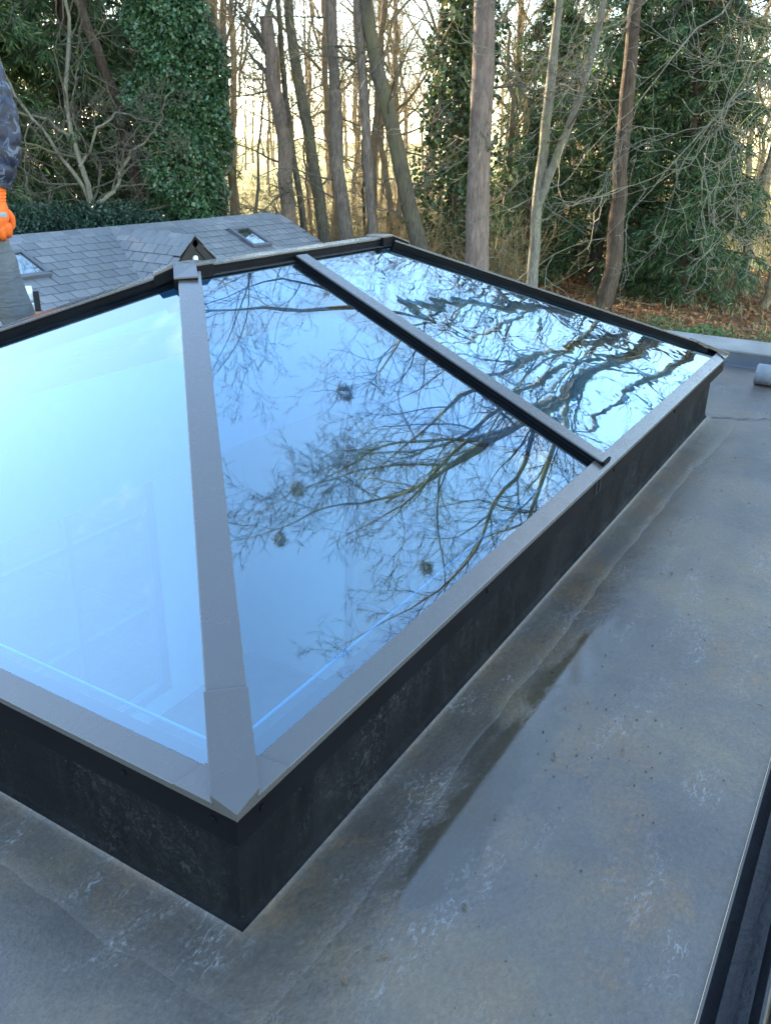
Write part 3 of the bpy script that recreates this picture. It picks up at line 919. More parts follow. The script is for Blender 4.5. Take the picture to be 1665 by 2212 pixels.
mesh('gable_wall', [(OX1 - 0.13, EY + 0.25, ez - 0.06), (OX1 - 0.13, 2 * RY - EY - 0.25, ez - 0.06), (OX1 - 0.13, RY, RZ - 0.08)], [(0, 1, 2)], 'render_wall', ob)
# small cross gable
gh = 0.95
crv = [(GX, GY + 0.05, RZ + und), (GX, RY, RZ + und), (GX - gh, GY + 0.05, RZ - gh * TG + und), (GX - gh, RY, RZ - gh * TG + und), (GX + gh, GY + 0.05, RZ - gh * TG + und), (GX + gh, RY, RZ - gh * TG + und)]
croof = mesh('gable_roof', crv, [(0, 1, 3, 2), (1, 0, 4, 5)], 'slate_under', ob)
mesh('gable_infill', [(GX, GY + 0.062, RZ - 0.012), (GX - gh + 0.02, GY + 0.062, RZ - gh * TG), (GX + gh - 0.02, GY + 0.062, RZ - gh * TG)], [(0, 1, 2)], 'dark_wood', ob)
for s in (-1, 1):
    beam('barge_board', (GX + s * 0.005, GY + 0.055, RZ - 0.012), (GX + s * gh, GY + 0.055, RZ - gh * TG - 0.012), 0.022, 0.12, 'dark_wood', ob, up=(s * TG, 0, 1))
disc('vent_cap', (GX - 0.02, GY + 0.058, RZ - 0.33), (0, -1, 0), 0.05, 0.05, 'white_frame', ob)

SW, SG_, SL = 0.288, 0.188, 0.36
sv_ = boxv(-SW / 2 + 0.007, SW / 2 - 0.007, -SL, 0.0, 0, 0.018)
slate_me = meshdata('slate', sv_, BOXF, 'slate')
slate_half = meshdata('slate', boxv(-SW / 4 + 0.003, SW / 4 - 0.003, -SL, 0.0, 0, 0.010), BOXF, 'slate')
rs = random.Random(21)
obl = Vector(ob.location)
def lay(origin, u, vup, nrm, ncols, rows, keep, parent, name='slate'):
    """slates from the ridge down; origin at the ridge start"""
    u, vup, nrm = Vector(u), Vector(vup), Vector(nrm)
    cnt = 0
    for r in range(rows):
        s_head = r * SG_ - (SL - SG_) + 0.06           # upslope end distance below ridge
        for c in range(ncols + 1):
            a = (c + (0.5 if r % 2 else 0.0)) * SW
            foot = origin + u * a - vup * (s_head + SL)
            mid = origin + u * a - vup * (s_head + SL - SG_ / 2)
            if not keep(mid):
                continue
            tilt = 0.062 + rs.uniform(-0.006, 0.006)
            ax = (vup * math.cos(tilt) + nrm * math.sin(-tilt)).normalized()
            nn = u.cross(ax)
            M3 = Matrix((u, ax, nn)).transposed()
            M3 = M3 @ Matrix.Rotation(rs.uniform(-0.010, 0.010), 3, 'Z')
            head = origin + u * a - vup * max(s_head, 0.0) + nrm * (0.004)
            o = obj(name, slate_me, parent, head - obl, M3.to_euler())
            if s_head < 0:
                o.scale = (1, (SL + s_head) / SL, 1)
            cnt += 1
    return cnt
SKY = [(12.44, 0.47, 1.10), (7.28, 0.47, 1.10)]     # x0, slope start, slope end
def keep_main(p):
    s = (RY - p.y) / CP
    if p.x > OX1 - 0.06 or p.x < 6.6:
        return False
    for x0_, s0, s1 in SKY:
        if x0_ - 0.02 < p.x < x0_ + 0.59 and s0 - 0.02 < s < s1 + 0.02:
            return False
    # hidden under the cross gable
    if p.y > GY and (RZ - abs(p.x - GX) * TG) > p.z + 0.22:
        return False
    if p.x > 10.5 and s > 1.75:
        return False
    if p.x > 8.9 and p.x <= 10.5 and s > 2.0:
        return False
    return s < 2.1
n1 = lay(Vector((6.5, RY, RZ)), (1, 0, 0), (0, CP, SP), (0, -SP, CP), 28, 12, keep_main, oroof)
cg, sg_ = 1 / math.sqrt(1 + TG * TG), TG / math.sqrt(1 + TG * TG)
def keep_left(p):
    return p.y > GY + 0.06 and p.z > RZ - (RY - p.y) * TP - 0.16 and p.z > -1.25
n2 = lay(Vector((GX, RY + 0.1, RZ)), (0, -1, 0), (cg, 0, sg_), (-sg_, 0, cg), 8, 6, keep_left, croof)
n3 = lay(Vector((GX, GY + 0.16, RZ)), (0, 1, 0), (-cg, 0, sg_), (sg_, 0, cg), 7, 5, keep_left, croof)
# ridge pieces: folded slate
def ridge_piece(L_, hw, drop):
    t = 0.014
    return [(-L_ / 2, 0, t), (L_ / 2, 0, t), (-L_ / 2, -hw, t - drop), (L_ / 2, -hw, t - drop), (-L_ / 2, hw, t - drop), (L_ / 2, hw, t - drop),
            (-L_ / 2, 0, 0), (L_ / 2, 0, 0), (-L_ / 2, -hw, -drop), (L_ / 2, -hw, -drop), (-L_ / 2, hw, -drop), (L_ / 2, hw, -drop)]
RFACES = [(0, 2, 3, 1), (0, 1, 5, 4), (2, 8, 9, 3), (4, 5, 11, 10), (0, 4, 10, 6), (0, 6, 8, 2), (1, 7, 11, 5), (1, 3, 9, 7), (6, 7, 9, 8), (6, 10, 11, 7)]
rp = meshdata('ridge_tile', ridge_piece(0.262, 0.17, 0.17 * TP), RFACES, 'slate')
x = 6.7
while x < OX1 - 0.1:
    obj('ridge_tile', rp, oroof, Vector((x, RY, RZ + 0.020 + rs.uniform(-.003, .003))) - obl, (rs.uniform(-.01, .01), rs.uniform(-.012, .012), rs.uniform(-.01, .01)))
    x += 0.268
rp2 = meshdata('ridge_tile', ridge_piece(0.262, 0.13, 0.13 * TG), RFACES, 'slate')
y = GY + 0.17
while y < RY - 0.15:
    obj('ridge_tile', rp2, croof, Vector((GX, y, RZ + 0.022 + rs.uniform(-.003, .003))) - obl, (rs.uniform(-.01, .01), rs.uniform(-.012, .012), R(90)))
    y += 0.268
# slates further down the slope and on the hidden back, joined
vs, fs = [], []
def addslab(poly, n):
    k = len(vs); vs.extend(poly); fs.append(tuple(range(k, k + len(poly))))
for x0_, x1_, s0, s1 in ((10.4, OX1, 1.80, 2.99), (OX0, 6.62, 0.02, 2.99), (6.6, 10.4, 2.14, 2.99)):
    s = s0
    while s < s1:
        addslab([(x0_, RY - s * CP, RZ - s * SP + 0.004), (x1_, RY - s * CP, RZ - s * SP + 0.004), (x1_, RY - (s + SG_) * CP, RZ - (s + SG_) * SP + 0.016), (x0_, RY - (s + SG_) * CP, RZ - (s + SG_) * SP + 0.016)], 0)
        s += SG_
s = 0.02
while s < 2.95:
    addslab([(OX1, RY + s * CP, RZ - s * SP + 0.004), (OX0, RY + s * CP, RZ - s * SP + 0.004), (OX0, RY + (s + SG_) * CP, RZ - (s + SG_) * SP + 0.016), (OX1, RY + (s + SG_) * CP, RZ - (s + SG_) * SP + 0.016)], 0)
    s += SG_
tag(mesh('lower_slates', vs, fs, 'slate_lower', oroof), kind='stuff')
beam('verge', (OX1 - 0.01, RY, RZ + 0.012), (OX1 - 0.01, EY, ez + 0.012), 0.03, 0.07, 'grey_frame', ob, up=(0, -SP, CP))
# skylights
for i, (x0_, s0, s1) in enumerate(SKY):
    x1_ = x0_ + 0.57
    def Q(x, s, h):
        return Vector((x, RY - s * CP - SP * h, RZ - s * SP + CP * h))
    sk = mesh('skylight', [Q(x0_ + 0.02, s0 + .02, 0.012), Q(x0_ + 0.02, s1 - .02, 0.012), Q(x1_ - 0.02, s1 - .02, 0.012), Q(x1_ - 0.02, s0 + .02, 0.012)], [(0, 1, 2, 3)], 'plaster', ob)
    upn = (0, -SP, CP)
    fh = 0.095
    beam('frame', Q(x0_ + 0.035, s0, fh), Q(x0_ + 0.035, s1, fh), 0.07, 0.10, 'grey_frame', sk, upn, 0.004)
    beam('frame', Q(x1_ - 0.035, s0, fh), Q(x1_ - 0.035, s1, fh), 0.07, 0.10, 'grey_frame', sk, upn, 0.004)
    beam('frame', Q(x0_ + 0.07, s0 + 0.035, fh - .002), Q(x1_ - 0.07, s0 + 0.035, fh - .002), 0.07, 0.10, 'grey_frame', sk, upn)
    beam('frame', Q(x0_ + 0.0, s1 + 0.008, fh - .008), Q(x1_ - 0.0, s1 + 0.008, fh - .008), 0.075, 0.10, 'grey_frame', sk, upn, 0.004)
    for a, b in ((Q(x0_ + 0.085, s0 + .07, .055), Q(x0_ + 0.085, s1 - .03, .055)), (Q(x1_ - 0.085, s0 + .07, .055), Q(x1_ - 0.085, s1 - .03, .055)), (Q(x0_ + .1, s0 + .095, .055), Q(x1_ - .1, s0 + .095, .055))):
        beam('timber_lining', a, b, 0.03, 0.04, 'pine_wood', sk, upn)
    prism('pane', [Q(x0_ + 0.07, s0 + 0.07, 0.072), Q(x0_ + 0.07, s1 - .03, 0.072), Q(x1_ - 0.07, s1 - .03, 0.072), Q(x1_ - 0.07, s0 + 0.07, 0.072)], upn, 0.008, 'glass_skylight', sk)
    beam('lead_apron', Q(x0_ - 0.05, s1 + 0.13, 0.028), Q(x1_ + 0.05, s1 + 0.13, 0.028), 0.17, 0.006, 'lead', sk, upn)

# unseen house added out of frame to the left: its mass keeps the low sun off the roof
nh = thing('added_shade_house', 'unseen brick house added left of the outbuilding to shade the flat roof', 'house', (0, 21, GZ))
box('wall', -10, 10.7, 17, 25, GZ, 3.4, 'house_brick', nh)
mesh('roof', [(-10.3, 16.6, 3.25), (11.0, 16.6, 3.25), (11.0, 21, 8.0), (-10.3, 21, 8.0), (-10.3, 25.4, 3.25), (11.0, 25.4, 3.25)], [(0, 1, 2, 3), (3, 2, 5, 4)], 'roof_tile', nh)
mesh('gable', [(10.7, 17, 3.4), (10.7, 25, 3.4), (10.7, 21, 7.85), (-10, 17, 3.4), (-10, 25, 3.4), (-10, 21, 7.85)], [(0, 1, 2), (3, 5, 4)], 'house_brick', nh)
for wx in (-7, -3, 1, 5):
    for wz in (-1.8, 0.9):
        w_ = box('window', wx, wx + 1.4, 16.94, 16.995, wz, wz + 1.3, 'white_frame', nh)
        box('pane', wx + 0.08, wx + 1.32, 16.93, 16.938, wz + 0.08, wz + 1.22, 'glass_clear', w_)

# ------------------------------------------------------------------ trees
def bare_tree(name, label, P0, P1, r, H, mt, mtw, seed, epic=14, crown=9, wob=0.10, cut=False, group=None, cat='tree', epl=2.2, lean_end=0.5, crown_t0=0.55, fine=True, crown_len=0.42, lv3=7):
    rng = np.random.default_rng(seed)
    P0, P1 = np.array(P0, float), np.array(P1, float)
    r = r * 0.84
    s = (P1 - P0) / (P1[2] - P0[2])
    base = P0 + s * (GZ - 0.1 - P0[2])
    zs = np.linspace(GZ - 0.1, GZ + H, 26)
    mid = P1[2]
    pts = []
    for z in zs:
        zz = z if z < mid else mid + (z - mid) * lean_end
        q = P0 + s * (zz - P0[2]); q[2] = z
        pts.append(q)
    pts = np.array(pts)
    wv = np.cumsum(rng.normal(size=(26, 2)) * wob * 0.25, axis=0); wv -= np.linspace(0, 1, 26)[:, None] * wv[-1] * 0.7
    pts[:, :2] += wv
    t = thing(name, label, cat, (base[0], base[1], GZ), group)
    tt = (zs - zs[0]) / (zs[-1] - zs[0])
    rad = r * (1 - 0.25 * tt) * (1 - (0 if cut else 0.93) * tt ** 2.2) * (1 + 0.35 * np.exp(-tt * 16)) * (1 + rng.normal(size=26) * 0.02)
    g = Geo()
    k = 14
    lump = 1 + 0.07 * rng.normal(size=(1, 26, k))
    lump = (lump + np.roll(lump, 1, 2) + np.roll(lump, 1, 1)) / 3
    tubes(g, pts[None], rad[None, :, None] * lump, k)
    if cut:
        c = pts[-1] + np.array([0, 0, 0.02])
        last = g.v[-1].reshape(26, k, 3)[-1]
        g.add(np.concatenate([last, last * 0.4 + c * 0.6]), [(i, (i + 1) % k, (i + 1) % k + k, i + k) for i in range(k)])
        g.add(last * 0.4 + c * 0.6, [(0, i, i + 1, i + 1) for i in range(1, k - 1)])
    g.build('trunk', mt, t, smooth=True)
    g = Geo()
    Pt, rt = pts[None], rad[None]
    if crown:
        branch_levels(rng, g, Pt, rt, [
            dict(nch=crown, t0=crown_t0, t1=0.99, ang=42, angv=12, len=crown_len, taper=0.35, rr=0.5, n=13, wander=0.12, trop=(0, 0, 0.035), k=5, tip=0.08),
            dict(nch=7, t0=0.2, ang=46, len=0.46, rr=0.5, n=8, wander=0.18, trop=(0, 0, 0.02), k=3, tip=0.35),
            dict(nch=lv3, t0=0.15, ang=46, len=0.5, rr=0.5, n=6, wander=0.22, k=3, tip=0.5)] +
            ([dict(nch=4, t0=0.1, ang=44, len=0.55, rr=0.6, n=4, wander=0.25, k=3, tip=0.6)] if fine else []), 0.005)
    if epic:
        branch_levels(rng, g, Pt, rt, [
            dict(nch=epic, t0=0.16, t1=0.78, ang=66, angv=16, len=1, taper=0, rr=0.16, maxlen=epl, n=9, wander=0.2, trop=(0, 0, -0.035), k=4, tip=0.35, maxr=0.03),
            dict(nch=6, t0=0.15, ang=46, len=0.5, rr=0.6, n=6, wander=0.25, trop=(0, 0, -0.02), k=3, tip=0.5),
            dict(nch=4, t0=0.15, ang=42, len=0.55, rr=0.7, n=5, wander=0.25, k=3, tip=0.6)], 0.005)
    if g.n:
        g.build('crown', mtw, t)
    return t

# near row, left to right
bare_tree('bare_tree', 'brown trunk leaning right behind the pale bare shrub', (15.29, 16.08, -0.75), (14.56, 16.74, 3.73), 0.21, 11, 'bark_brown', 'twig_brown', 11, epic=8, crown=8, wob=0.3)
bare_tree('bare_tree', 'sunlit orange-brown trunk just right of the ivy-clad tree', (19.92, 17.0, -0.92), (19.93, 16.98, 4.4), 0.16, 13, 'bark_tan', 'twig_gold', 12, epic=16)
bare_tree('bare_tree', 'slender dark sapling between the ivy-clad tree and the topped trunk', (15.56, 12.86, -0.48), (15.78, 12.58, 1.92), 0.055, 6.5, 'bark_brown', 'twig_brown', 13, epic=10, epl=1.4, crown=7, crown_len=0.35)
bare_tree('bare_tree', 'thick topped trunk, its head sawn off, behind the slate roof end', (16.91, 12.76, -0.76), (16.69, 13.04, 3.4), 0.235, 6.35, 'bark_pink', 'twig_grey', 14, epic=12, crown=5, cut=True, epl=1.8, crown_t0=0.8, crown_len=0.3)
bare_tree('bare_tree', 'thin mossy stem close beside the larger mossy trunk', (18.0, 12.97, -0.94), (17.65, 13.44, 3.94), 0.11, 11, 'bark_moss', 'twig_gold', 15, epic=10)
bare_tree('bare_tree', 'mossy green-brown trunk leaning left, right of the topped trunk', (17.44, 12.04, -1.29), (17.01, 12.63, 3.83), 0.19, 13, 'bark_moss', 'twig_gold', 16, epic=14)
bare_tree('bare_tree', 'straight brown trunk behind the middle of the lantern ridge', (16.9, 11.06, -1.07), (16.74, 11.29, 3.73), 0.19, 14, 'bark_grey', 'twig_grey', 17, epic=14)
bare_tree('bare_tree', 'smooth slim grey trunk rising above the far ridge end', (16.4, 9.98, -0.86), (16.19, 10.32, 3.61), 0.145, 14, 'bark_grey', 'twig_grey', 18, epic=8, crown=8, wob=0.05)
bare_tree('bare_tree', 'heavy mossy trunk leaning left beyond the far ridge end', (16.9, 9.13, -1.14), (16.29, 10.16, 3.21), 0.225, 13, 'bark_moss', 'twig_grey', 19, epic=14)
bare_tree('bare_tree', 'big straight pinkish-grey trunk rising behind the far lantern pane', (16.61, 7.49, -1.47), (16.57, 7.59, 3.52), 0.30, 16, 'bark_pink', 'twig_grey', 20, epic=16, crown=11, wob=0.05, lv3=9)
nt_ = bare_tree('bare_tree', 'pale forked trunk between the big trunk and the dark conifers', (18.0, 6.8, -1.86), (17.98, 6.85, 3.66), 0.15, 12, 'bark_pale', 'twig_grey', 22, epic=10, epl=1.8, crown=9)
g = Geo()
rng = np.random.default_rng(77)
fk = resample([(18.02, 6.75, -0.15), (18.0, 6.45, 0.75), (17.95, 6.05, 1.8), (17.9, 5.75, 3.2), (17.85, 5.6, 5.6), (17.8, 5.5, 8)], 20)[None]
fr_ = np.linspace(0.10, 0.03, 20)[None]
tubes(g, fk, fr_, 8)
g.build('fork_stem', 'bark_pale', nt_, smooth=True)
g = Geo()
branch_levels(rng, g, fk, fr_, [dict(nch=9, t0=0.1, ang=60, len=0.3, taper=0.2, rr=0.3, n=10, wander=0.18, trop=(0, 0, -0.02), k=4), dict(nch=5, len=0.5, n=6, wander=0.25, trop=(0, 0, -.02)), dict(nch=5, len=0.55, n=5, wander=.25)], 0.005)
g.build('fork_twigs', 'twig_grey', nt_)
bare_tree('bare_tree', 'brown trunk leaning right in front of the dark conifers, base in leaf litter', (21.41, 6.13, -2.83), (21.38, 6.2, 4.04), 0.235, 14, 'bark_brown', 'twig_brown', 23, epic=0, crown=9, wob=0.2)

# pale lichen-covered bare shrub tree in front of the dark yews at the left
rng = np.random.default_rng(31)
sh = thing('bare_shrub', 'pale lichen-covered multi-stemmed bare shrub in front of the dark yews', 'shrub', (13.36, 15.14, GZ))
def limbs(t, lists, r0, mt, mtw, rng, levels, k=7, n=22, r1=0.3, minr=0.006):
    Pm = np.stack([resample(q, n) for q in lists])
    wn_ = np.cumsum(rng.normal(size=Pm.shape) * 0.05, axis=1); wn_ -= np.linspace(0, 1, n)[None, :, None] * wn_[:, -1:]; Pm += wn_
    rr_ = np.asarray(r0, float)[:, None] * np.linspace(1, r1, n)[None]
    for q in range(len(Pm)):
        g = Geo(); tubes(g, Pm[q:q + 1], rr_[q:q + 1], k); st_ = g.build('stem', mt, t, smooth=True)
        g = Geo(); branch_levels(rng, g, Pm[q:q + 1], rr_[q:q + 1], levels, minr); tag(g.build('twigs', mtw, st_), kind='stuff')
limbs(sh, [[(13.36, 15.14, GZ), (13.36, 15.14, -0.6), (13.2, 15.3, 0.4), (13.05, 15.45, 1.6), (13.2, 15.3, 2.8), (13.1, 15.4, 4.5)],
           [(13.3, 15.2, -0.9), (13.0, 15.45, -0.1), (12.5, 15.9, 1.0), (12.0, 16.3, 2.2), (11.9, 16.4, 3.6)],
           [(13.3, 15.2, -0.4), (13.7, 14.8, 0.3), (14.1, 14.4, 1.0), (14.6, 14.0, 1.9)],
           [(13.2, 15.25, -1.0), (12.6, 15.8, -0.55), (11.9, 16.4, -0.2), (11.2, 17.0, 0.2)],
           [(13.1, 15.4, 0.9), (12.5, 15.9, 1.3), (11.9, 16.5, 1.35), (11.4, 16.9, 1.0)],
           [(13.1, 15.4, 0.3), (13.5, 15.0, 1.1), (14.0, 14.6, 1.5), (14.4, 14.2, 1.2)]],
      [0.085, 0.055, 0.05, 0.05, 0.045, 0.04], 'bark_pale', 'twig_grey', rng,
      [dict(nch=14, t0=0.12, ang=56, len=0.42, taper=0.2, rr=0.45, n=11, wander=0.26, trop=(0, 0, 0.0), k=4),
       dict(nch=6, t0=0.1, ang=50, len=0.5, rr=0.6, n=7, wander=0.28, k=3), dict(nch=4, len=0.5, n=5, wander=0.3, rr=.6)])

# two spreading trees right of the frame: they overhang and fill the glass with branches
def big_tree(name, label, base, H, seed, lean, spread, nl=15):
    rng = np.random.default_rng(seed)
    t = thing(name, label, 'tree', (base[0], base[1], GZ))
    n = 22
    zs = np.linspace(GZ - 0.1, GZ + H * 0.72, n)
    tt = np.linspace(0, 1, n)
    pts = np.stack([base[0] + lean[0] * tt ** 1.5, base[1] + lean[1] * tt ** 1.5, zs], 1)
    pts[:, :2] += np.cumsum(rng.normal(size=(n, 2)) * 0.03, 0)
    rad = 0.23 * (1 - 0.93 * tt) * (1 + 0.4 * np.exp(-tt * 14))
    g = Geo(); tubes(g, pts[None], rad[None], 14); g.build('trunk', 'bark_moss', t, smooth=True)
    g1, g2 = Geo(), Geo()
    branch_levels(rng, [g1, g1, g2], pts[None], rad[None], [
        dict(nch=nl, t0=0.30, t1=0.97, ang=44, angv=12, len=spread, taper=0.55, lv=0.25, rr=0.62, n=20, wander=0.12, trop=(0, 0, 0.026), k=7, tip=0.07),
        dict(nch=10, t0=0.15, ang=46, len=0.42, rr=0.55, n=12, wander=0.16, trop=(0, 0, 0.02), k=5, tip=0.15),
        dict(nch=8, t0=0.10, ang=44, len=0.46, rr=0.62, n=9, wander=0.18, trop=(0, 0, 0.01), k=3, tip=0.3),
        dict(nch=6, t0=0.08, ang=40, len=0.62, rr=0.7, n=7, wander=0.15, k=3, tip=0.4)], 0.0042)
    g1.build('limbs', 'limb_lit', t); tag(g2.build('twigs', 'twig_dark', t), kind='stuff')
    return t
big_tree('spreading_tree', 'tall bare tree seen mirrored in the lantern glass, its limbs spreading', (13.6, 0.05), 17, 41, (-1.0, 0.3), 0.75)
big_tree('spreading_tree', 'second bare tree mirrored in the rippled far pane, right of the frame', (16.5, -4.2), 17, 45, (-0.6, 0.5), 0.72, 10)

# overhanging pale boughs at the upper right, carried by a tree just out of frame
rng = np.random.default_rng(52)
ov = thing('overhanging_tree', 'tree whose pale drooping boughs hang in at the upper right', 'tree', (11.6, -0.4, GZ))
g = Geo(); tr_ = resample([(11.6, -0.4, GZ - 0.1), (11.6, -0.35, 0), (11.5, -0.2, 3), (11.45, -0.25, 4.2), (11.3, -0.1, 5.2)], 24)[None]
trr = np.linspace(0.16, 0.012, 24)[None]
tubes(g, tr_, trr, 12); g.build('trunk', 'bark_moss', ov, smooth=True)
limbs(ov, [[(11.5, -0.2, 2.6), (10.4, 0.5, 3.6), (9.2, 1.1, 2.9), (8.3, 1.6, 1.9), (8.0, 2.1, 1.2), (7.9, 2.5, 0.7)],
           [(11.5, -0.2, 2.2), (10.2, 0.5, 2.5), (9.0, 1.0, 1.8), (8.3, 1.5, 0.95), (8.1, 1.9, 0.45), (8.0, 2.2, 0.1)],
           [(11.5, -0.3, 1.4), (10.5, 0.1, 1.9), (9.3, 0.6, 1.7), (8.6, 1.1, 1.1), (8.3, 1.4, 0.7)],
           [(11.5, -0.2, 3.6), (10.6, 1.2, 4.6), (9.8, 2.4, 4.0), (9.2, 3.2, 3.0), (9.0, 3.7, 2.2), (8.9, 4.0, 1.7)],
           [(11.5, -0.2, 3.0), (11.0, 1.0, 3.9), (10.6, 2.2, 3.3), (10.3, 3.0, 2.2), (10.2, 3.5, 1.4)],
           [(11.5, -0.3, 0.4), (10.8, 0.4, 0.6), (10.0, 1.0, 0.35), (9.5, 1.4, -0.1)],
           [(11.5, -0.2, 3.3), (10.4, 0.9, 4.2), (9.5, 1.7, 3.6), (8.9, 2.3, 2.6), (8.7, 2.6, 1.8), (8.6, 2.9, 1.5), (8.55, 3.1, 1.6)],
           [(11.5, -0.2, 2.9), (10.6, 0.2, 3.1), (9.6, 0.8, 2.4), (9.0, 1.2, 1.5), (8.8, 1.5, 0.9), (8.7, 1.8, 0.8)],
           [(11.5, -0.2, 2.0), (10.9, 0.5, 2.2), (10.2, 1.3, 1.6), (9.8, 1.9, 0.8), (9.6, 2.3, 0.4), (9.5, 2.6, 0.45)]],
      [0.020, 0.020, 0.017, 0.020, 0.020, 0.014, 0.020, 0.018, 0.018], 'bark_pale', 'bark_pale', rng,
      [dict(nch=7, t0=0.3, ang=50, len=0.34, taper=0.3, rr=0.6, n=11, wander=0.2, trop=(0, 0, -0.06), k=4, tip=0.4),
       dict(nch=5, t0=0.15, ang=46, len=0.5, rr=0.65, n=7, wander=0.24, trop=(0, 0, 0.03), k=3, tip=0.6),
       dict(nch=2, len=0.5, n=5, wander=0.24, rr=0.7, k=3)], k=6, n=24, r1=0.10, minr=0.0045)

# rook nests in the mirrored tree
def nest(label, c, r, seed):
    rng = np.random.default_rng(seed)
    B = 110
    d = randdir(rng, B) * np.array([1, 1, 0.6])
    p = np.array(c) + d * r * rng.uniform(0.5, 1.0, (B, 1))
    Pn = grow(rng, p, rand_perp(rng, norm(d)), rng.uniform(0.25, 0.6, B) * r * 2, 4, 0.25, (0, 0, 0))
    g = Geo(); tubes(g, Pn, np.full((B, 4), 0.007), 3)
    o = g.build('bird_nest', 'twig_brown')
    return tag(o, label, 'bird nest', 'nests in the mirrored tree')
def refl_pt(az, el, D):
    return (0.9 + D * math.cos(R(az)), 0.4 + D * math.sin(R(az)), 0.45 + D * math.tan(R(el)))
nest('round twig nest mirrored in the upper part of the clear pane', refl_pt(10.9, 35.2, 13.5), 0.216, 1)
nest('twig nest mirrored beside the hip bar in the middle of the clear pane', refl_pt(6.6, 42.3, 12.5), 0.187, 2)
nest('twig nest mirrored lowest along the hip bar', refl_pt(3.5, 45.5, 12.5), 0.187, 3)
nest('twig nest mirrored close above the eave bar', refl_pt(-6.6, 37.6, 13.5), 0.173, 4)

# ---- conifers
def yew_geo(seed, H, Rm, nb, dens, droop=0.10, spray=0.24, zlow=0.04):
    """crown built of drooping flat sprays carried on branches; local coordinates, base at 0"""
    rng = np.random.default_rng(seed)
    gt, gb, gl = Geo(), Geo(), Geo()
    n = 18
    zt = np.linspace(-0.1, H * 0.97, n)
    trunk = np.stack([np.cumsum(rng.normal(size=n) * 0.03), np.cumsum(rng.normal(size=n) * 0.03), zt], 1)
    tubes(gt, trunk[None], (0.22 * (1 - 0.9 * np.linspace(0, 1, n)))[None], 9)
    t = zlow + (1 - zlow) * ((np.arange(nb) + rng.random(nb)) / nb)
    az = rng.random(nb) * 2 * np.pi
    prof = np.minimum(1.0, 0.55 + t * 2.0) * np.sqrt(np.clip(1 - t, 0.015, 1)) * rng.uniform(0.55, 1.12, nb)
    Lb = Rm * prof
    z = t * H * 0.97
    p = np.stack([np.interp(z, zt, trunk[:, 0]), np.interp(z, zt, trunk[:, 1]), z], 1)
    d = np.stack([np.cos(az), np.sin(az), rng.uniform(0.0, 0.45, nb)], 1)
    PB = grow(rng, p, d, Lb, 9, 0.10, (0, 0, -droop))
    tubes(gb, PB, (0.012 + 0.012 * Lb)[:, None] * np.linspace(1, 0.25, 9)[None], 3)
    # side branchlets
    pos, dd, Ls, _ = spawn(rng, PB, np.ones((nb, 9)), dens, 0.12, 1.0, 52, 16, 0.34, 0.4, 1, 0.45)
    dd = norm(dd * np.array([1, 1, 0.45]) + np.array([0, 0, -0.14]))
    PS = grow(rng, pos, dd, np.maximum(Ls, 0.3), 5, 0.10, (0, 0, -0.10))
    # needle sprays along the branchlets
    B = len(PS)
    m = 17
    par = np.repeat(np.arange(B), m)
    x = rng.random(B * m) * 3.999
    i = x.astype(int); f = (x - i)[:, None]
    pp = PS[par, i] * (1 - f) + PS[par, i + 1] * f
    dr = norm(PS[par, i + 1] - PS[par, i])
    sp = norm(dr * 0.8 + rng.normal(size=dr.shape) * np.array([0.6, 0.6, 0.28]) + np.array([0, 0, -0.30]))
    Ll = spray * rng.uniform(0.55, 1.15, B * m)
    v, fq = leafquads(rng, pp + rng.normal(size=pp.shape) * 0.03, sp, Ll, Ll * rng.uniform(0.11, 0.19, B * m), 0.0)
    gl.add(v, fq)
    return gt, gb, gl

YEWS = {}
def yew_proto(key, **kw):
    leaf = kw.pop('leaf', 'yew_leaf')
    gt, gb, gl = yew_geo(**kw)
    tmp = []
    for g, nm, mt in ((gt, 'trunk', 'bark_brown'), (gb, 'branches', 'bark_brown'), (gl, 'foliage', leaf)):
        o = g.build(nm, mt); tmp.append((nm, o.data)); bpy.data.objects.remove(o)
    YEWS[key] = tmp
def yew(key, label, x, y, rot=0.0, sc=1.0, group=None, name='yew_tree', scz=None):
    t = thing(name, label, 'tree', (x, y, GZ), group)
    for nm, me in YEWS[key]:
        o = obj(nm, me, t, None, (0, 0, rot)); o.scale = (sc, sc, scz or sc)
    return t
yew_proto('a', seed=61, H=11.0, Rm=3.3, nb=150, dens=22)
yew_proto('b', seed=62, H=12.5, Rm=3.0, nb=150, dens=20)
yew_proto('c', seed=63, H=9.0, Rm=3.6, nb=140, dens=22, droop=0.14)
# right-hand group behind the brown trunk
yew('a', 'dark yew right behind the leaning brown trunk', 25.2, 7.6, 0.3, 1.0)
yew('c', 'broad low-branching yew at the right with boughs near the ground', 24.4, 4.9, 1.2, 0.92)
yew('b', 'tall yew in the middle of the right-hand conifer group', 27.5, 6.2, 2.1, 1.05)
yew('a', 'low young yew beside the pale forked trunk', 23.6, 9.2, 4.0, 0.42, scz=0.45)
yew('c', 'dark yew left of the conifer group, between the big trunk and the forked one', 27.5, 10.6, 5.0, 0.8, scz=0.95)
# left-hand group behind the pale shrub
yew('b', 'dark yew at the far left behind the worker', 13.6, 20.0, 0.8, 1.15)
yew('a', 'dark yew between the pale shrub and the ivy-clad tree', 17.6, 19.4, 2.2, 1.1)
yew('c', 'spreading yew behind the pale bare shrub at the left', 15.6, 18.2, 3.1, 1.0, scz=1.2)
yew('a', 'dark yew added at the left edge to shade the slate gable', 12.3, 17.4, 5.2, 0.9)  # extra tree, added to block sun flecks on the cross gable
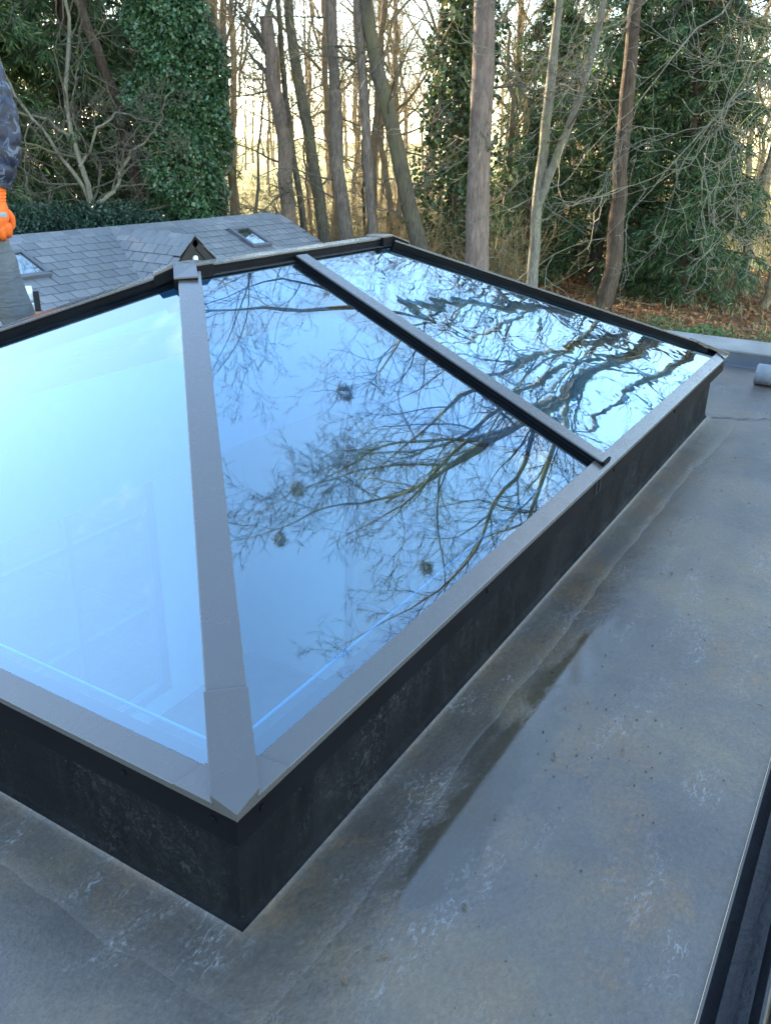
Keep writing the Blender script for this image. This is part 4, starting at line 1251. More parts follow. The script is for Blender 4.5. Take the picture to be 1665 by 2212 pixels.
# yews added beyond the left edge to hold off the low sun
for i, (x, y, k) in enumerate(((9.5, 20.5, 'a'), (18.5, 28.5, 'b'), (27.0, 41.5, 'b'), (20.5, 31.5, 'c'))):
    yew(k, 'dark yew added out of frame beyond the left edge for shade', x, y, i * 1.3, 1.2, 'shade yews added beyond the left edge')

# ---- ivy-clad trees
def ivy_tree(name, label, x, y, rr_, H, nleaf, seed, mat, leaf=0.11, lean=(0, 0), cat='tree', loose=0.0):
    rng = np.random.default_rng(seed)
    t = thing(name, label, cat, (x, y, GZ))
    n = 20
    tt = np.linspace(0, 1, n)
    pts = np.stack([x + lean[0] * tt, y + lean[1] * tt, GZ - 0.1 + H * 1.1 * tt], 1)
    g = Geo(); tubes(g, pts[None], (0.26 * (1 - 0.6 * tt))[None], 10); g.build('trunk', 'bark_brown', t, smooth=True)
    z = rng.random(nleaf) ** 0.9
    a = rng.random(nleaf) * 2 * np.pi
    # lumpy column outline
    ph = rng.random(12) * 6.28
    lump = 1 + sum(0.085 * np.sin((q % 4 + 1) * a + (q + 2) * 2.1 * z * 2 + ph[q]) for q in range(12)) + 0.22 * np.sin(z * 17 + ph[0]) * np.sin(a * 2 + z * 9)
    prof = np.clip(np.interp(z, [0, 0.08, 0.35, 0.6, 0.8, 1.0], [1.05, 1.2, 1.15, 0.95, 0.85, 0.3]), 0, 2)
    depth = 1 - np.abs(rng.normal(size=nleaf)) * (0.16 + loose)
    rad = rr_ * prof * lump * depth
    ctr = np.stack([x + lean[0] * z, y + lean[1] * z], 1)
    p = np.stack([ctr[:, 0] + np.cos(a) * rad, ctr[:, 1] + np.sin(a) * rad, GZ + z * H], 1)
    dr = norm(np.stack([np.cos(a) * 0.55, np.sin(a) * 0.55, np.full(nleaf, -0.75)], 1) + rng.normal(size=(nleaf, 3)) * 0.5)
    Ll = leaf * (0.55 + 1.0 * rng.random(nleaf) ** 1.8)
    v, f = leafquads(rng, p, dr, Ll, Ll * rng.uniform(0.7, 1.0, nleaf), 0.12)
    g = Geo(); g.add(v, f); g.build('foliage', mat, t)
    # stray twigs poking out
    B = 60
    a = rng.random(B) * 6.28; zz = rng.random(B) * H
    p = np.stack([x + np.cos(a) * rr_ * 0.5, y + np.sin(a) * rr_ * 0.5, GZ + zz], 1)
    Pn = grow(rng, p, np.stack([np.cos(a), np.sin(a), rng.normal(size=B) * 0.3], 1), rng.uniform(0.8, 2.2, B) * rr_, 9, 0.2, (0, 0, -0.03))
    g = Geo(); tubes(g, Pn, np.full((B, 1), 0.012) * np.linspace(1, .4, 9)[None], 3)
    branch_levels(rng, g, Pn, np.full((B, 9), 0.01), [dict(nch=4, len=0.4, n=6, wander=.25)], 0.004)
    tag(g.build('twigs', 'twig_grey', t), kind='stuff')
    return t
ivy_tree('ivy_clad_tree', 'tree trunk wholly clad in glossy dark green ivy', 15.35, 14.6, 0.86, 10.5, 85000, 71, 'ivy_leaf', 0.088)
ivy_tree('ivy_clad_tree', 'thin loosely leaved evergreen left of the big straight trunk', 20.85, 10.2, 0.95, 10.0, 17000, 72, 'holly_leaf', 0.12, loose=0.45)

# clipped hedge behind the slate roof
rng = np.random.default_rng(81)
hd = thing('hedge', 'dark green hedge showing over the slate ridge at the left', 'hedge', (11.3, 15.0, GZ))
nl = 26000
c0, c1 = np.array([8.3, 16.9]), np.array([14.0, 14.6])
tt = rng.random(nl); zz = rng.random(nl)
ctr = c0 + (c1 - c0) * tt[:, None]
a = rng.random(nl) * 6.28
top = 2.25 + 0.18 * np.sin(tt * 23) + 0.1 * np.sin(tt * 51 + 1)
zp = GZ + top * (1 - np.abs(rng.normal(size=nl)) * 0.18).clip(0.02, 1)
p = np.stack([ctr[:, 0] + np.cos(a) * 0.7 * rng.random(nl) ** .4, ctr[:, 1] + np.sin(a) * 0.7 * rng.random(nl) ** .4, zp], 1)
v, f = leafquads(rng, p, norm(randdir(rng, nl) + np.array([0, 0, 0.5])), 0.10 * rng.uniform(.6, 1.2, nl), 0.05 * rng.uniform(.7, 1.2, nl))
g = Geo(); g.add(v, f); g.build('foliage', 'hedge_leaf', hd)
rng = np.random.default_rng(82)
B = 90
tt = rng.random(B); ctr = c0 + (c1 - c0) * tt[:, None]
p = np.stack([ctr[:, 0], ctr[:, 1], np.full(B, GZ)], 1)
Pn = grow(rng, p, np.stack([rng.normal(size=B) * .3, rng.normal(size=B) * .3, np.ones(B)], 1), np.full(B, 2.0), 7, 0.12, (0, 0, 0))
g = Geo(); tubes(g, Pn, np.full((B, 7), 0.015), 3); g.build('stems', 'bark_brown', hd)

# ---- the wood beyond: prototypes copied
def wood_proto(seed, H, r, crown, mt, mtw):
    t = bare_tree('bare_tree', 'x', (0, 0, GZ), (0.15, 0.1, GZ + 5), r, H, mt, mtw, seed, epic=12, crown=crown, wob=0.25, fine=False, crown_t0=0.35, crown_len=0.4, epl=3.0)
    res = [(c.name.split('.')[0], c.data, c.location.copy()) for c in t.children]
    for c in list(t.children):
        bpy.data.objects.remove(c)
    bpy.data.objects.remove(t)
    return res
protos = [wood_proto(91, 13, 0.17, 14, 'bark_tan', 'twig_gold'), wood_proto(92, 11, 0.12, 16, 'bark_tan', 'twig_gold'), wood_proto(93, 15, 0.22, 13, 'bark_tan', 'twig_gold'), wood_proto(94, 8, 0.08, 16, 'bark_brown', 'twig_gold')]
rs = random.Random(14)
spots = []
tries = 0
while len(spots) < 120 and tries < 6000:
    tries += 1
    az = rs.uniform(7.0, 56.0)
    D = 24 + 60 * rs.random() ** 1.5
    if 36 < az < 42 and D < 60 and rs.random() < 0.6:
        continue                                            # the open meadow glimpse
    x, y = CAM[0] + D * math.cos(R(az)), CAM[1] + D * math.sin(R(az))
    if az > 43 and D < 32: continue
    if 10 < az < 22 and D < 31: continue
    if any((x - a) ** 2 + (y - b) ** 2 < (0.045 * D + 0.4) ** 2 for a, b in spots):
        continue
    spots.append((x, y))
    pr = protos[rs.randrange(4)] if D > 40 else protos[rs.choice((0, 1, 3))]
    t = thing('bare_tree', 'thin bare sunlit tree of the wood beyond the near trunks', 'tree', (x, y, GZ), 'bare trees of the wood beyond')
    rz = rs.uniform(0, 6.28); sc = rs.uniform(0.8, 1.15)
    for nm, me, lc in pr:
        o = obj(nm, me, t, None, (rs.uniform(-.05, .05), rs.uniform(-.05, .05), rz)); o.scale = (sc, sc, sc)
# far tree line
for i in range(70):
    az = 4 + 54 * (i + rs.random()) / 70
    D = rs.uniform(105, 150)
    x, y = CAM[0] + D * math.cos(R(az)), CAM[1] + D * math.sin(R(az))
    t = thing('bare_tree', 'distant bare tree in the line across the meadow', 'tree', (x, y, GZ), 'tree line across the meadow')
    rz = rs.uniform(0, 6.28); sc = rs.uniform(0.9, 1.4)
    for nm, me, lc in protos[i % 3]:
        o = obj(nm, me, t, None, (0, 0, rz)); o.scale = (sc, sc, sc)

# ---- undergrowth: golden scrub between the trunks
rng = np.random.default_rng(101)
B = 5200
az = rng.uniform(6, 57, B); D = 22 + 55 * rng.random(B) ** 1.5
keepm = ~((az > 41) & (D < 30)) & ~((az > 33) & (az < 42) & (D > 30) & (rng.random(B) < 0.5)) & ~((az < 22) & (D < 29))
az, D = az[keepm], D[keepm]; B = len(az)
p = np.stack([CAM[0] + D * np.cos(np.radians(az)), CAM[1] + D * np.sin(np.radians(az)), np.full(B, GZ)], 1)
Pn = grow(rng, p, np.stack([rng.normal(size=B) * .35, rng.normal(size=B) * .35, np.ones(B)], 1), rng.uniform(0.8, 2.6, B), 8, 0.14, (0, 0, -0.02))
rd = rng.uniform(0.006, 0.018, B)[:, None] * np.linspace(1, .4, 8)[None]
g = Geo(); tubes(g, Pn, rd, 3)
branch_levels(rng, g, Pn, rd, [dict(nch=6, ang=45, len=0.45, n=6, wander=.22, rr=.6), dict(nch=3, len=.5, n=4, wander=.22, rr=.7)], 0.006)
tag(g.build('undergrowth', 'twig_gold'), 'tangled golden scrub filling the gaps between the trunks', 'undergrowth', kind='stuff')

# leaf litter, dry grass and low plants under the conifers
rng = np.random.default_rng(111)
nl = 26000
p = np.stack([rng.uniform(11, 32, nl), rng.uniform(-1, 13, nl), GZ + rng.uniform(0.005, 0.05, nl)], 1)
v, f = leafquads(rng, p, norm(randdir(rng, nl) * np.array([1, 1, 0.35])), rng.uniform(0.06, 0.15, nl), rng.uniform(0.04, 0.10, nl), 0.2)
g = Geo(); g.add(v, f); tag(g.build('leaf_litter', 'litter_leaf'), 'fallen brown leaves carpeting the ground under the conifers', 'leaf litter', kind='stuff')
nl = 2600
cx = rng.uniform(13, 30, 260); cy = rng.uniform(-1, 11, 260)
ii = rng.integers(0, 260, nl)
p = np.stack([cx[ii] + rng.normal(size=nl) * .15, cy[ii] + rng.normal(size=nl) * .15, np.full(nl, GZ)], 1)
v, f = leafquads(rng, p, norm(np.stack([rng.normal(size=nl) * .5, rng.normal(size=nl) * .5, np.ones(nl)], 1)), rng.uniform(0.12, 0.38, nl), rng.uniform(0.008, 0.018, nl), 0.2)
g = Geo(); g.add(v, f); tag(g.build('dry_grass', 'dry_grass'), 'tufts of dry straw-coloured grass among the leaves', 'grass', kind='stuff')
nl = 5000
cx = rng.uniform(13.5, 20, 40); cy = rng.uniform(0, 4.6, 40)
ii = rng.integers(0, 40, nl)
p = np.stack([cx[ii] + rng.normal(size=nl) * .22, cy[ii] + rng.normal(size=nl) * .22, GZ + rng.random(nl) * 0.22], 1)
v, f = leafquads(rng, p, norm(randdir(rng, nl) + np.array([0, 0, .6])), rng.uniform(0.05, 0.12, nl), rng.uniform(0.03, 0.07, nl), 0.15)
g = Geo(); g.add(v, f); tag(g.build('low_plants', 'low_plant'), 'low green plants growing just beyond the parapet', 'plants', kind='stuff')
rng = np.random.default_rng(121)
B = 160
p = np.stack([rng.uniform(13, 30, B), rng.uniform(-1, 11, B), np.full(B, GZ + 0.04)], 1)
Pn = grow(rng, p, np.stack([rng.normal(size=B), rng.normal(size=B), rng.uniform(0, .25, B)], 1), rng.uniform(0.5, 2.2, B), 7, .12, (0, 0, -0.03))
Pn[..., 2] = np.maximum(Pn[..., 2], GZ + 0.02)
g = Geo(); tubes(g, Pn, rng.uniform(.006, .02, B)[:, None] * np.linspace(1, .4, 7)[None], 4)
tag(g.build('fallen_sticks', 'bark_tan'), 'fallen sticks lying on the leaf litter', 'sticks', kind='stuff')

# ------------------------------------------------------------------ worker behind the lantern, mostly out of frame
# local axes: er = to the right in the picture, ef = away from the camera
m, nt, out = newmat('camo'); N = NT(nt)
v = N.coord()
c = N.ramp(N.noise(v, 22, 3, 0.5, 0.6), [(0.47, (0.006, 0.008, 0.019)), (0.49, (0.018, 0.025, 0.050))])
nt.nodes[-1].color_ramp.interpolation = 'LINEAR'
c = N.mix(N.ramp(N.noise(N.coord('Object', (1, 1, 1), (5, 3, 1)), 27, 3, 0.5, 0.6), [(0.57, 0.0), (0.59, 1.0)]), c, (0.070, 0.085, 0.115))
c = N.mix(N.ramp(N.noise(N.coord('Object', (1, 1, 1), (2, 9, 4)), 25, 3, 0.5, 0.6), [(0.58, 0.0), (0.60, 1.0)]), c, (0.007, 0.008, 0.014))
N.bsdf(out, c, 0.55, 0, 0.4, N.bump(N.noise(v, 40, 4), 0.5, 0.006))
m, nt, out = newmat('jeans'); N = NT(nt)
v = N.coord()
c = N.ramp(N.noise(v, 8, 5, 0.6), [(0.3, (0.085, 0.088, 0.090)), (0.7, (0.15, 0.152, 0.152))])
wv = N.noise(N.coord('Object', (2.5, 2.5, 12)), 3.0, 3, 0.5, 1.2)
N.bsdf(out, c, 0.8, 0, 0.2, N.bump(wv, 0.5, 0.02, N.bump(N.noise(v, 350, 2), 0.3, 0.001)))
m, nt, out = newmat('glove_orange'); N = NT(nt)
v = N.coord()
N.bsdf(out, N.ramp(N.noise(v, 20, 4), [(0.3, (0.62, 0.10, 0.012)), (0.7, (0.78, 0.16, 0.025))]), 0.75, 0, 0.3, N.bump(N.noise(N.coord('Object', (1, 1, 3)), 160, 3), 0.6, 0.002))
simple('glove_palm', (0.10, 0.22, 0.30), 0.6)
simple('patch_grey', (0.34, 0.22, 0.20), 0.6)
simple('patch_teal', (0.08, 0.24, 0.30), 0.5)
simple('skin', (0.50, 0.30, 0.22), 0.5, var=0.08, scale=20)
simple('hair', (0.05, 0.032, 0.02), 0.6, bump=0.6, bscale=90)
simple('boot', (0.06, 0.045, 0.03), 0.6)
er = Vector((math.sin(R(54)), -math.cos(R(54)), 0)); ef = Vector((math.cos(R(54)), math.sin(R(54)), 0))
OP = Vector((1.605, 2.478, 0.0))           # frame-left edge at the worker's distance
def WP(a, b, z):
    return OP + er * a + ef * b + Vector((0, 0, z))
ps = thing('person', 'person in a blue camouflage padded jacket, grey jeans and orange gloves standing behind the lantern', 'person', WP(-0.12, 0.10, 0.0))

def skinmesh(name, verts, edges, radii, mat, parent, sub=2, root=0):
    off = wloc(parent)
    me = bpy.data.meshes.new(name)
    me.from_pydata([tuple(Vector(v) - off) for v in verts], edges, [])
    o = obj(name, me, parent)
    md = o.modifiers.new('skin', 'SKIN'); md.use_smooth_shade = True
    for i, r in enumerate(radii):
        r = r if isinstance(r, tuple) else (r, r)
        me.skin_vertices[0].data[i].radius = r
        me.skin_vertices[0].data[i].use_root = (i == root)
    sb = o.modifiers.new('sub', 'SUBSURF'); sb.levels = sub; sb.render_levels = sub
    me.materials.append(MATS[mat])
    return o
# body
bv_ = [WP(-0.16, 0.10, 0.93), WP(-0.16, 0.10, 1.12), WP(-0.17, 0.10, 1.32), WP(-0.17, 0.10, 1.46), WP(-0.165, 0.10, 1.54),
       WP(-0.10, -0.075, 1.42), WP(-0.010, -0.10, 1.12), WP(-0.022, -0.11, 0.86),
       WP(-0.20, 0.28, 1.42), WP(-0.24, 0.32, 1.12), WP(-0.20, 0.32, 0.86),
       WP(-0.16, 0.01, 0.86), WP(-0.045, -0.02, 0.50), WP(0.05, 0.0, 0.10), WP(-0.20, 0.20, 0.88), WP(-0.24, 0.22, 0.50), WP(-0.30, 0.22, 0.10)]
be = [(0, 1), (1, 2), (2, 3), (3, 4), (3, 5), (5, 6), (6, 7), (3, 8), (8, 9), (9, 10), (0, 11), (11, 12), (12, 13), (0, 14), (14, 15), (15, 16)]
br = [0.12, 0.115, 0.12, 0.07, 0.052, 0.052, 0.040, 0.028, 0.052, 0.040, 0.028, 0.062, 0.046, 0.036, 0.062, 0.046, 0.036]
body = skinmesh('body', bv_, be, br, 'skin', ps)
# head with face, turned towards the lantern (picture right)
hc = WP(-0.145, 0.09, 1.655)
geo = Geo()
nu, nv = 28, 22
hv = []
for j in range(nv + 1):
    th = math.pi * j / nv
    for i in range(nu):
        ph_ = 2 * math.pi * i / nu
        a, b, c_ = math.sin(th) * math.cos(ph_), math.sin(th) * math.sin(ph_), math.cos(th)
        x = a * 0.098; y = b * 0.076; z = c_ * 0.118
        if a > 0.5:
            f_ = (a - 0.5) * 2
            x += 0.030 * f_ * math.exp(-(b / 0.16) ** 2 - ((c_ + 0.12) / 0.20) ** 2)          # nose
            x += 0.008 * f_ * math.exp(-(b / 0.3) ** 2 - ((c_ + 0.55) / 0.12) ** 2)             # mouth
            x -= 0.010 * f_ * math.exp(-((abs(b) - 0.34) / 0.14) ** 2 - ((c_ - 0.08) / 0.12) ** 2)  # eye sockets
        if c_ < -0.3:
            y *= 1 - 0.25 * (-c_ - 0.3); x += 0.012 * (-c_ - 0.3)
        hv.append(hc + er * (x * 0.94 - y * 0.3) + ef * (y * 0.94 + x * 0.0) + Vector((0, 0, z)))
geo.add([tuple(q) for q in hv], [(j * nu + i, j * nu + (i + 1) % nu, (j + 1) * nu + (i + 1) % nu, (j + 1) * nu + i) for j in range(nv) for i in range(nu)])
head = geo.build('head', 'skin', ps, smooth=True)
for s in (-1, 1):
    disc('eye', hc + er * 0.078 + ef * (0.033 * s) + Vector((0, 0, 0.008)), er, 0.011, 0.006, 'white_frame', head)
    disc('ear', hc + ef * (0.072 * s) + Vector((0, 0, -0.005)), ef * s, 0.026, 0.014, 'skin', head)
geo = Geo()
hv2 = []
for j in range(12):
    th = math.pi * 0.56 * j / 11
    for i in range(nu):
        ph_ = 2 * math.pi * i / nu
        lim = 1.0 if math.cos(ph_) < 0.35 else 0.62
        t_ = th * lim
        rr_ = 1.07 + 0.02 * math.sin(7 * ph_ + j)
        hv2.append(hc + er * (math.sin(t_) * math.cos(ph_) * 0.098 * rr_ - 0.004) + ef * (math.sin(t_) * math.sin(ph_) * 0.078 * rr_) + Vector((0, 0, math.cos(t_) * 0.118 * rr_)))
geo.add([tuple(q) for q in hv2], [(j * nu + i, j * nu + (i + 1) % nu, (j + 1) * nu + (i + 1) % nu, (j + 1) * nu + i) for j in range(11) for i in range(nu)])
geo.build('hair', 'hair', head, smooth=True)

# padded jacket: quilted tubes for sleeves, loft for the trunk of the body
def quilt_tube(name, pts, radii, mat, parent, pitch=0.062, puff=0.10, n=90, k=26, squash=None, seed=0, wr=0.0):
    rg_ = np.random.default_rng(seed)
    Pq = resample([tuple(q) for q in pts], n)
    d = np.r_[0, np.cumsum(np.linalg.norm(np.diff(Pq, axis=0), axis=1))]
    rr_ = np.interp(np.linspace(0, 1, n), np.linspace(0, 1, len(radii)), radii)
    ph_ = d / pitch + 0.15 * np.cumsum(rg_.normal(size=n)) * 0.25
    q = np.abs(np.sin(np.pi * ph_)) ** 0.55 if puff else np.zeros(n)
    ang = np.arange(k) * 2 * np.pi / k
    wrn = np.zeros((n, k))
    for _ in range(14):
        a0, p0_, fr_ = rg_.uniform(0, 6.28), rg_.uniform(0, d[-1]), rg_.uniform(0.02, 0.05)
        wrn += np.exp(-((d[:, None] - p0_ - 0.04 * np.sin(ang[None] + a0)) / fr_) ** 2) * np.cos(ang[None] - a0) * rg_.choice((-1, 1))
    radm = rr_[:, None] * (1 - puff + puff * q[:, None] + (0.018 + wr) * wrn)
    g = Geo()
    tubes(g, Pq[None], radm[None], k)
    return g.build(name, mat, parent, smooth=True)
quilt_tube('jacket_sleeve', [WP(-0.09, -0.06, 1.46), WP(-0.045, -0.085, 1.36), WP(0.016, -0.105, 1.13), WP(0.030, -0.12, 1.05), WP(0.024, -0.12, 0.95), WP(-0.012, -0.12, 0.838)],
           [0.085, 0.085, 0.078, 0.074, 0.068, 0.056], 'camo', ps, seed=3)
quilt_tube('jacket_sleeve', [WP(-0.20, 0.26, 1.46), WP(-0.22, 0.30, 1.3), WP(-0.26, 0.34, 1.1), WP(-0.22, 0.34, 0.84)], [0.085, 0.083, 0.076, 0.056], 'camo', ps, seed=4)
# torso loft with elliptical rings
geo = Geo()
n, k = 60, 32
tv = []
for j in range(n):
    t_ = j / (n - 1)
    z = 0.80 + 0.70 * t_
    q = abs(math.sin(math.pi * (z / 0.075))) ** 0.55
    w_ = np.interp(t_, [0, 0.25, 0.6, 0.85, 0.95, 1.0], [0.215, 0.205, 0.225, 0.205, 0.14, 0.085])
    dp = np.interp(t_, [0, 0.25, 0.6, 0.85, 0.95, 1.0], [0.155, 0.150, 0.155, 0.135, 0.10, 0.080])
    cz = WP(-0.165, 0.10, z)
    for i in range(k):
        a = 2 * math.pi * i / k
        tv.append(cz + er * (math.cos(a) * dp * (0.94 + 0.06 * q)) + ef * (math.sin(a) * w_ * (0.94 + 0.06 * q)))
geo.add([tuple(q) for q in tv], [(j * k + i, j * k + (i + 1) % k, (j + 1) * k + (i + 1) % k, (j + 1) * k + i) for j in range(n - 1) for i in range(k)])
geo.build('jacket', 'camo', ps, smooth=True)
# jeans
quilt_tube('trouser_leg', [WP(-0.18, 0.02, 0.95), WP(-0.155, 0.0, 0.82), WP(-0.090, -0.01, 0.66), WP(-0.045, -0.02, 0.52), WP(-0.008, -0.02, 0.36), WP(0.05, 0.0, 0.09)], [0.108, 0.100, 0.086, 0.074, 0.064, 0.060], 'jeans', ps, puff=0.0, seed=7, wr=0.045)
quilt_tube('trouser_leg', [WP(-0.18, 0.18, 0.95), WP(-0.21, 0.2, 0.8), WP(-0.24, 0.22, 0.5), WP(-0.30, 0.22, 0.09)], [0.118, 0.105, 0.082, 0.066], 'jeans', ps, puff=0.0, seed=8, wr=0.02)
for a, b in ((0.05, 0.0), (-0.30, 0.22)):
    skinmesh('boot', [WP(a - 0.03, b, 0.10), WP(a - 0.03, b, 0.045), WP(a + 0.07, b, 0.040), WP(a + 0.16, b, 0.032)], [(0, 1), (1, 2), (2, 3)], [0.055, (0.050, 0.045), (0.045, 0.04), (0.040, 0.032)], 'boot', ps)
# gloves: palm, four fingers and thumb
def glove(c, side):
    """c: wrist centre; fingers hang down, back of the hand towards the camera and right"""
    def H_(a, b, z):
        return c + er * a * side + ef * b + Vector((0, 0, z))
    gl_ = quilt_tube('glove', [H_(0, 0, 0.01), H_(-0.002, 0, -0.03), H_(-0.004, 0.002, -0.065), H_(-0.003, 0.006, -0.100)], [0.034, 0.043, 0.047, 0.036], 'glove_orange', ps, puff=0.0, n=40, seed=12)
    for fi, (fx, ln) in enumerate(((-0.036, 0.052), (-0.013, 0.060), (0.010, 0.057), (0.031, 0.046))):
        b0 = 0.004
        skinmesh('finger', [H_(fx, -0.012, -0.076), H_(fx * 1.02, -0.022, -0.076 - ln * 0.42), H_(fx * 1.0, -0.012, -0.076 - ln * 0.86), H_(fx * 0.96, 0.024, -0.076 - ln * 1.08), H_(fx * .95, 0.038, -0.076 - ln * 1.02)],
                 [(0, 1), (1, 2), (2, 3), (3, 4)], [0.0175, 0.0170, 0.0160, 0.0145, 0.012], 'glove_orange', gl_)
    skinmesh('thumb', [H_(0.030, 0.008, -0.035), H_(0.050, 0.022, -0.062), H_(0.048, 0.032, -0.092), H_(0.040, 0.034, -0.110)], [(0, 1), (1, 2), (2, 3)], [0.017, 0.0145, 0.013, 0.011], 'glove_orange', gl_)
    quilt_tube('cuff', [H_(0.002, 0, 0.052), H_(0.002, 0, 0.02), H_(0, 0, -0.012)], [0.050, 0.044, 0.040], 'glove_orange', gl_, pitch=0.011, puff=0.08, n=40)
    return gl_, H_
gl1, HH = glove(WP(-0.024, -0.12, 0.785), 1)
def decal(nm, a0, a1, z0, z1, b, mat):
    mesh(nm, [HH(a0, b, z0), HH(a1, b, z0), HH(a1, b, z1), HH(a0, b, z1), HH(a0, b + .004, z0), HH(a1, b + .004, z0), HH(a1, b + .004, z1), HH(a0, b + .004, z1)], BOXF, mat, gl1)
decal('patch', -0.012, 0.034, -0.056, -0.038, -0.0455, 'patch_grey')
for q in range(4):
    decal('patch_mark', -0.008 + q * 0.011, 0.000 + q * 0.011, -0.054, -0.047 + 0.002 * (q % 2), -0.0468, 'patch_teal')
glove(WP(-0.22, 0.34, 0.79), 1)

# ------------------------------------------------------------------ small things on the flat roof
pf = thing('step_platform', 'white step platform with black corner caps standing behind the worker', 'platform', (2.2, 3.1, 0.0))
pc = Vector((2.13, 3.14, 0)); pu = er; pw = ef
def PB_(a0, a1, b0, b1, z0, z1):
    return [pc + pu * a + pw * b + Vector((0, 0, z)) for z in (z0, z1) for a, b in ((a0, b0), (a1, b0), (a1, b1), (a0, b1))]
mesh('top_board', PB_(-0.35, 0.045, -0.05, 0.20, 0.265, 0.300), BOXF, 'white_frame', pf, bevel=0.004)
mesh('apron', PB_(-0.34, 0.03, -0.035, 0.185, 0.215, 0.2655), BOXF, 'plaster', pf)
for a in (-0.335, 0.056):
    mesh('corner_cap', PB_(a - 0.014, a + 0.014, -0.060, -0.02, 0.215, 0.312), BOXF, 'black_plastic', pf, bevel=0.003)
    for b in (-0.04, 0.17):
        mesh('leg', PB_(a - 0.022 - 0.01, a + 0.022 - 0.01, b - 0.015, b + 0.022, 0.0, 0.2145), BOXF, 'pine_wood' if b < 0 else 'white_frame', pf)
mesh('clamp_knob', PB_(0.005, 0.035, -0.062, -0.04, 0.222, 0.238), BOXF, 'black_plastic', pf, bevel=0.004)
mesh('brace', PB_(-0.31, 0.03, -0.025, -0.012, 0.09, 0.12), BOXF, 'white_frame', pf)

# grey roll of roofing felt by the parapet
rl = thing('felt_roll', 'short grey roll of roofing felt lying by the far parapet', 'roll', (3.68, -0.28, 0.0))
rng = np.random.default_rng(9)
nsp = 220
k = []
g = Geo()
sp = np.linspace(0, 1, nsp)
a = sp * 2 * np.pi * 5.0
rad = 0.020 + 0.030 * sp
ya, yb = -0.035, -0.50
ring_ = np.stack([3.672 + rad * np.cos(a), np.zeros(nsp), 0.0515 + rad * np.sin(a)], 1)
A_ = ring_.copy(); A_[:, 1] = ya + 0.004 * np.sin(a * 0.7); B_ = ring_.copy(); B_[:, 1] = yb
Vv = np.concatenate([A_, B_])
g.add(Vv, [(i, i + 1, i + 1 + nsp, i + nsp) for i in range(nsp - 1)])
ro = g.build('felt_sheet', 'roll_felt', rl, smooth=True)
sd = ro.modifiers.new('solid', 'SOLIDIFY'); sd.thickness = 0.0042; sd.offset = 0
# folded end wrap
g = Geo()
tubes(g, np.array([[(3.672, -0.20, 0.0518), (3.672, -0.26, 0.0518)]]), np.full((1, 2), 0.0535), 28)
g.build('wrap_band', 'parapet_cap', rl, smooth=True)

# debris: single leaves, twigs and bits of grit
def dead_leaf(label, x, y, rot, s):
    pts = [(0, 0), (0.35, 0.16), (0.7, 0.17), (1.0, 0.0), (0.7, -0.15), (0.35, -0.17)]
    vs = []
    for (a, b) in pts:
        xx, yy = a * s, b * s
        vs.append((x + xx * math.cos(rot) - yy * math.sin(rot), y + xx * math.sin(rot) + yy * math.cos(rot), 0.0035 + abs(b) * s * 0.7 + 0.12 * s * a * a))
    vs.append((x + 0.5 * s * math.cos(rot), y + 0.5 * s * math.sin(rot), 0.0035 + 0.02 * s))
    o = mesh('dead_leaf', vs, [(i, (i + 1) % 6, 6) for i in range(6)], 'dead_leaf')
    sm = o.modifiers.new('solid', 'SOLIDIFY'); sm.thickness = 0.0006
    return tag(o, label, 'leaf')
dead_leaf('dry leaf on the deck below the lantern corner', 0.049, -0.129, 1.2, 0.015)
dead_leaf('dry leaf right of the one below the lantern corner', 0.101, -0.14, -0.4, 0.010)
dead_leaf('tiny dry leaf beside two others below the lantern corner', 0.118, -0.151, 2.6, 0.012)
dead_leaf('curled brown leaf midway along the deck beside the lantern', 1.462, -0.196, 0.3, 0.018)
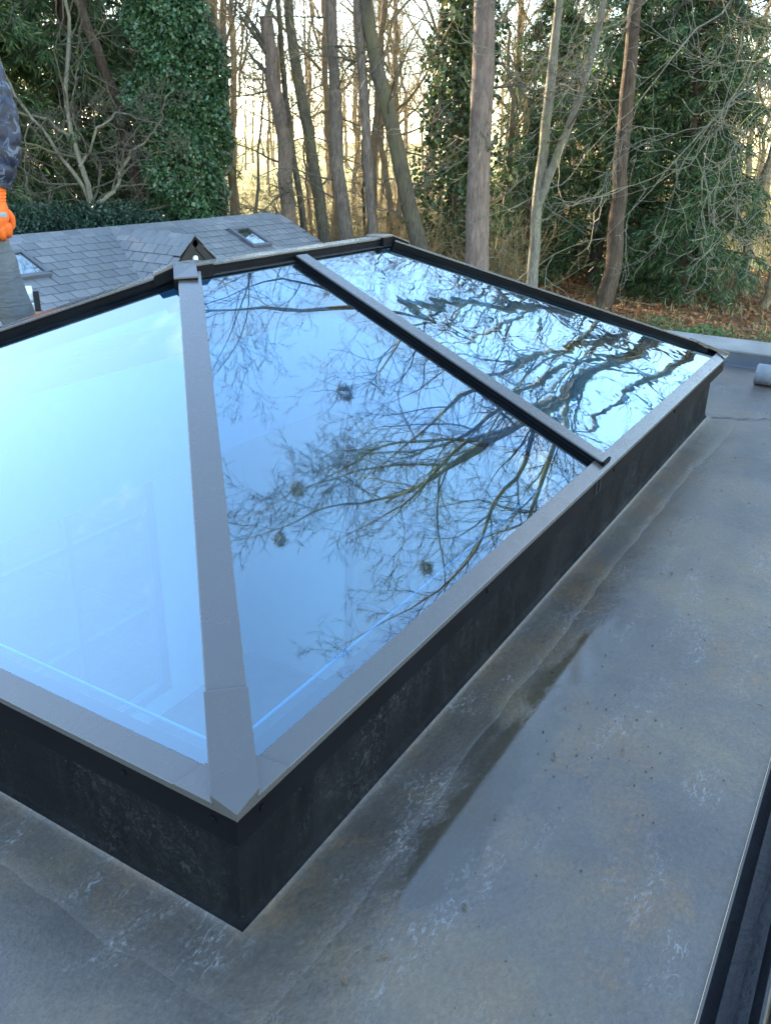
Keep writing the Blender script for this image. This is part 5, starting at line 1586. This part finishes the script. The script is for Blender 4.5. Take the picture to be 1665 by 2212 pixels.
dead_leaf('yellowish leaf fleck near the puddled strip', 0.62, -0.20, 0.9, 0.014)
rl2 = random.Random(44)
for i in range(16):
    dead_leaf('scrap of dead leaf lying on the open grey deck', rl2.uniform(0.2, 3.4), rl2.uniform(-0.50, -0.10), rl2.uniform(0, 6.28), rl2.uniform(0.008, 0.016))['group'] = 'leaf scraps on the deck'
rng = np.random.default_rng(17)
def twiglet(label, x, y, a, ln):
    Pn = grow(rng, np.array([[x, y, 0.0035]]), np.array([[math.cos(a), math.sin(a), 0.0]]), np.array([ln]), 7, 0.22, (0, 0, 0))
    Pn[..., 2] = 0.0035
    g = Geo(); tubes(g, Pn, np.full((1, 7), 0.0005), 4)
    tag(g.build('twig', 'bark_pale'), label, 'twig')
twiglet('thin pale twig on the deck in front of the lantern corner', 0.115, -0.125, 2.0, 0.028)
twiglet('short pale twig at the bottom of the deck', -0.02, -0.21, 0.4, 0.03)
B = 260
xs = np.concatenate([rng.uniform(-0.2, 3.6, 190)[:120], 0.75 + rng.normal(size=70) * 0.22]); ys = np.concatenate([rng.uniform(-0.5, -0.07, 190)[:120], -0.25 + rng.normal(size=70) * 0.08])
ok = (ys > -0.52) & (ys < -0.06)
xs, ys = xs[ok], ys[ok]
B = len(xs)
sz = rng.uniform(0.0006, 0.0021, B)
oc = np.array([(1, 0, 0), (-1, 0, 0), (0, 1, 0), (0, -1, 0), (0, 0, 1), (0, 0, -1)], float)
of = np.array([(0, 2, 4), (2, 1, 4), (1, 3, 4), (3, 0, 4), (2, 0, 5), (1, 2, 5), (3, 1, 5), (0, 3, 5)])
Vv = np.stack([xs, ys, 0.001 + sz * 0.4], 1)[:, None, :] + oc[None] * sz[:, None, None] * rng.uniform(0.5, 1.5, (B, 6, 1))
g = Geo(); g.add(Vv.reshape(-1, 3), (of[None] + (np.arange(B) * 6)[:, None, None]).reshape(-1, 3))
tag(g.build('roof_grit', 'bark_brown'), 'dark specks of grit and bark scattered over the wet deck', 'grit', kind='stuff')
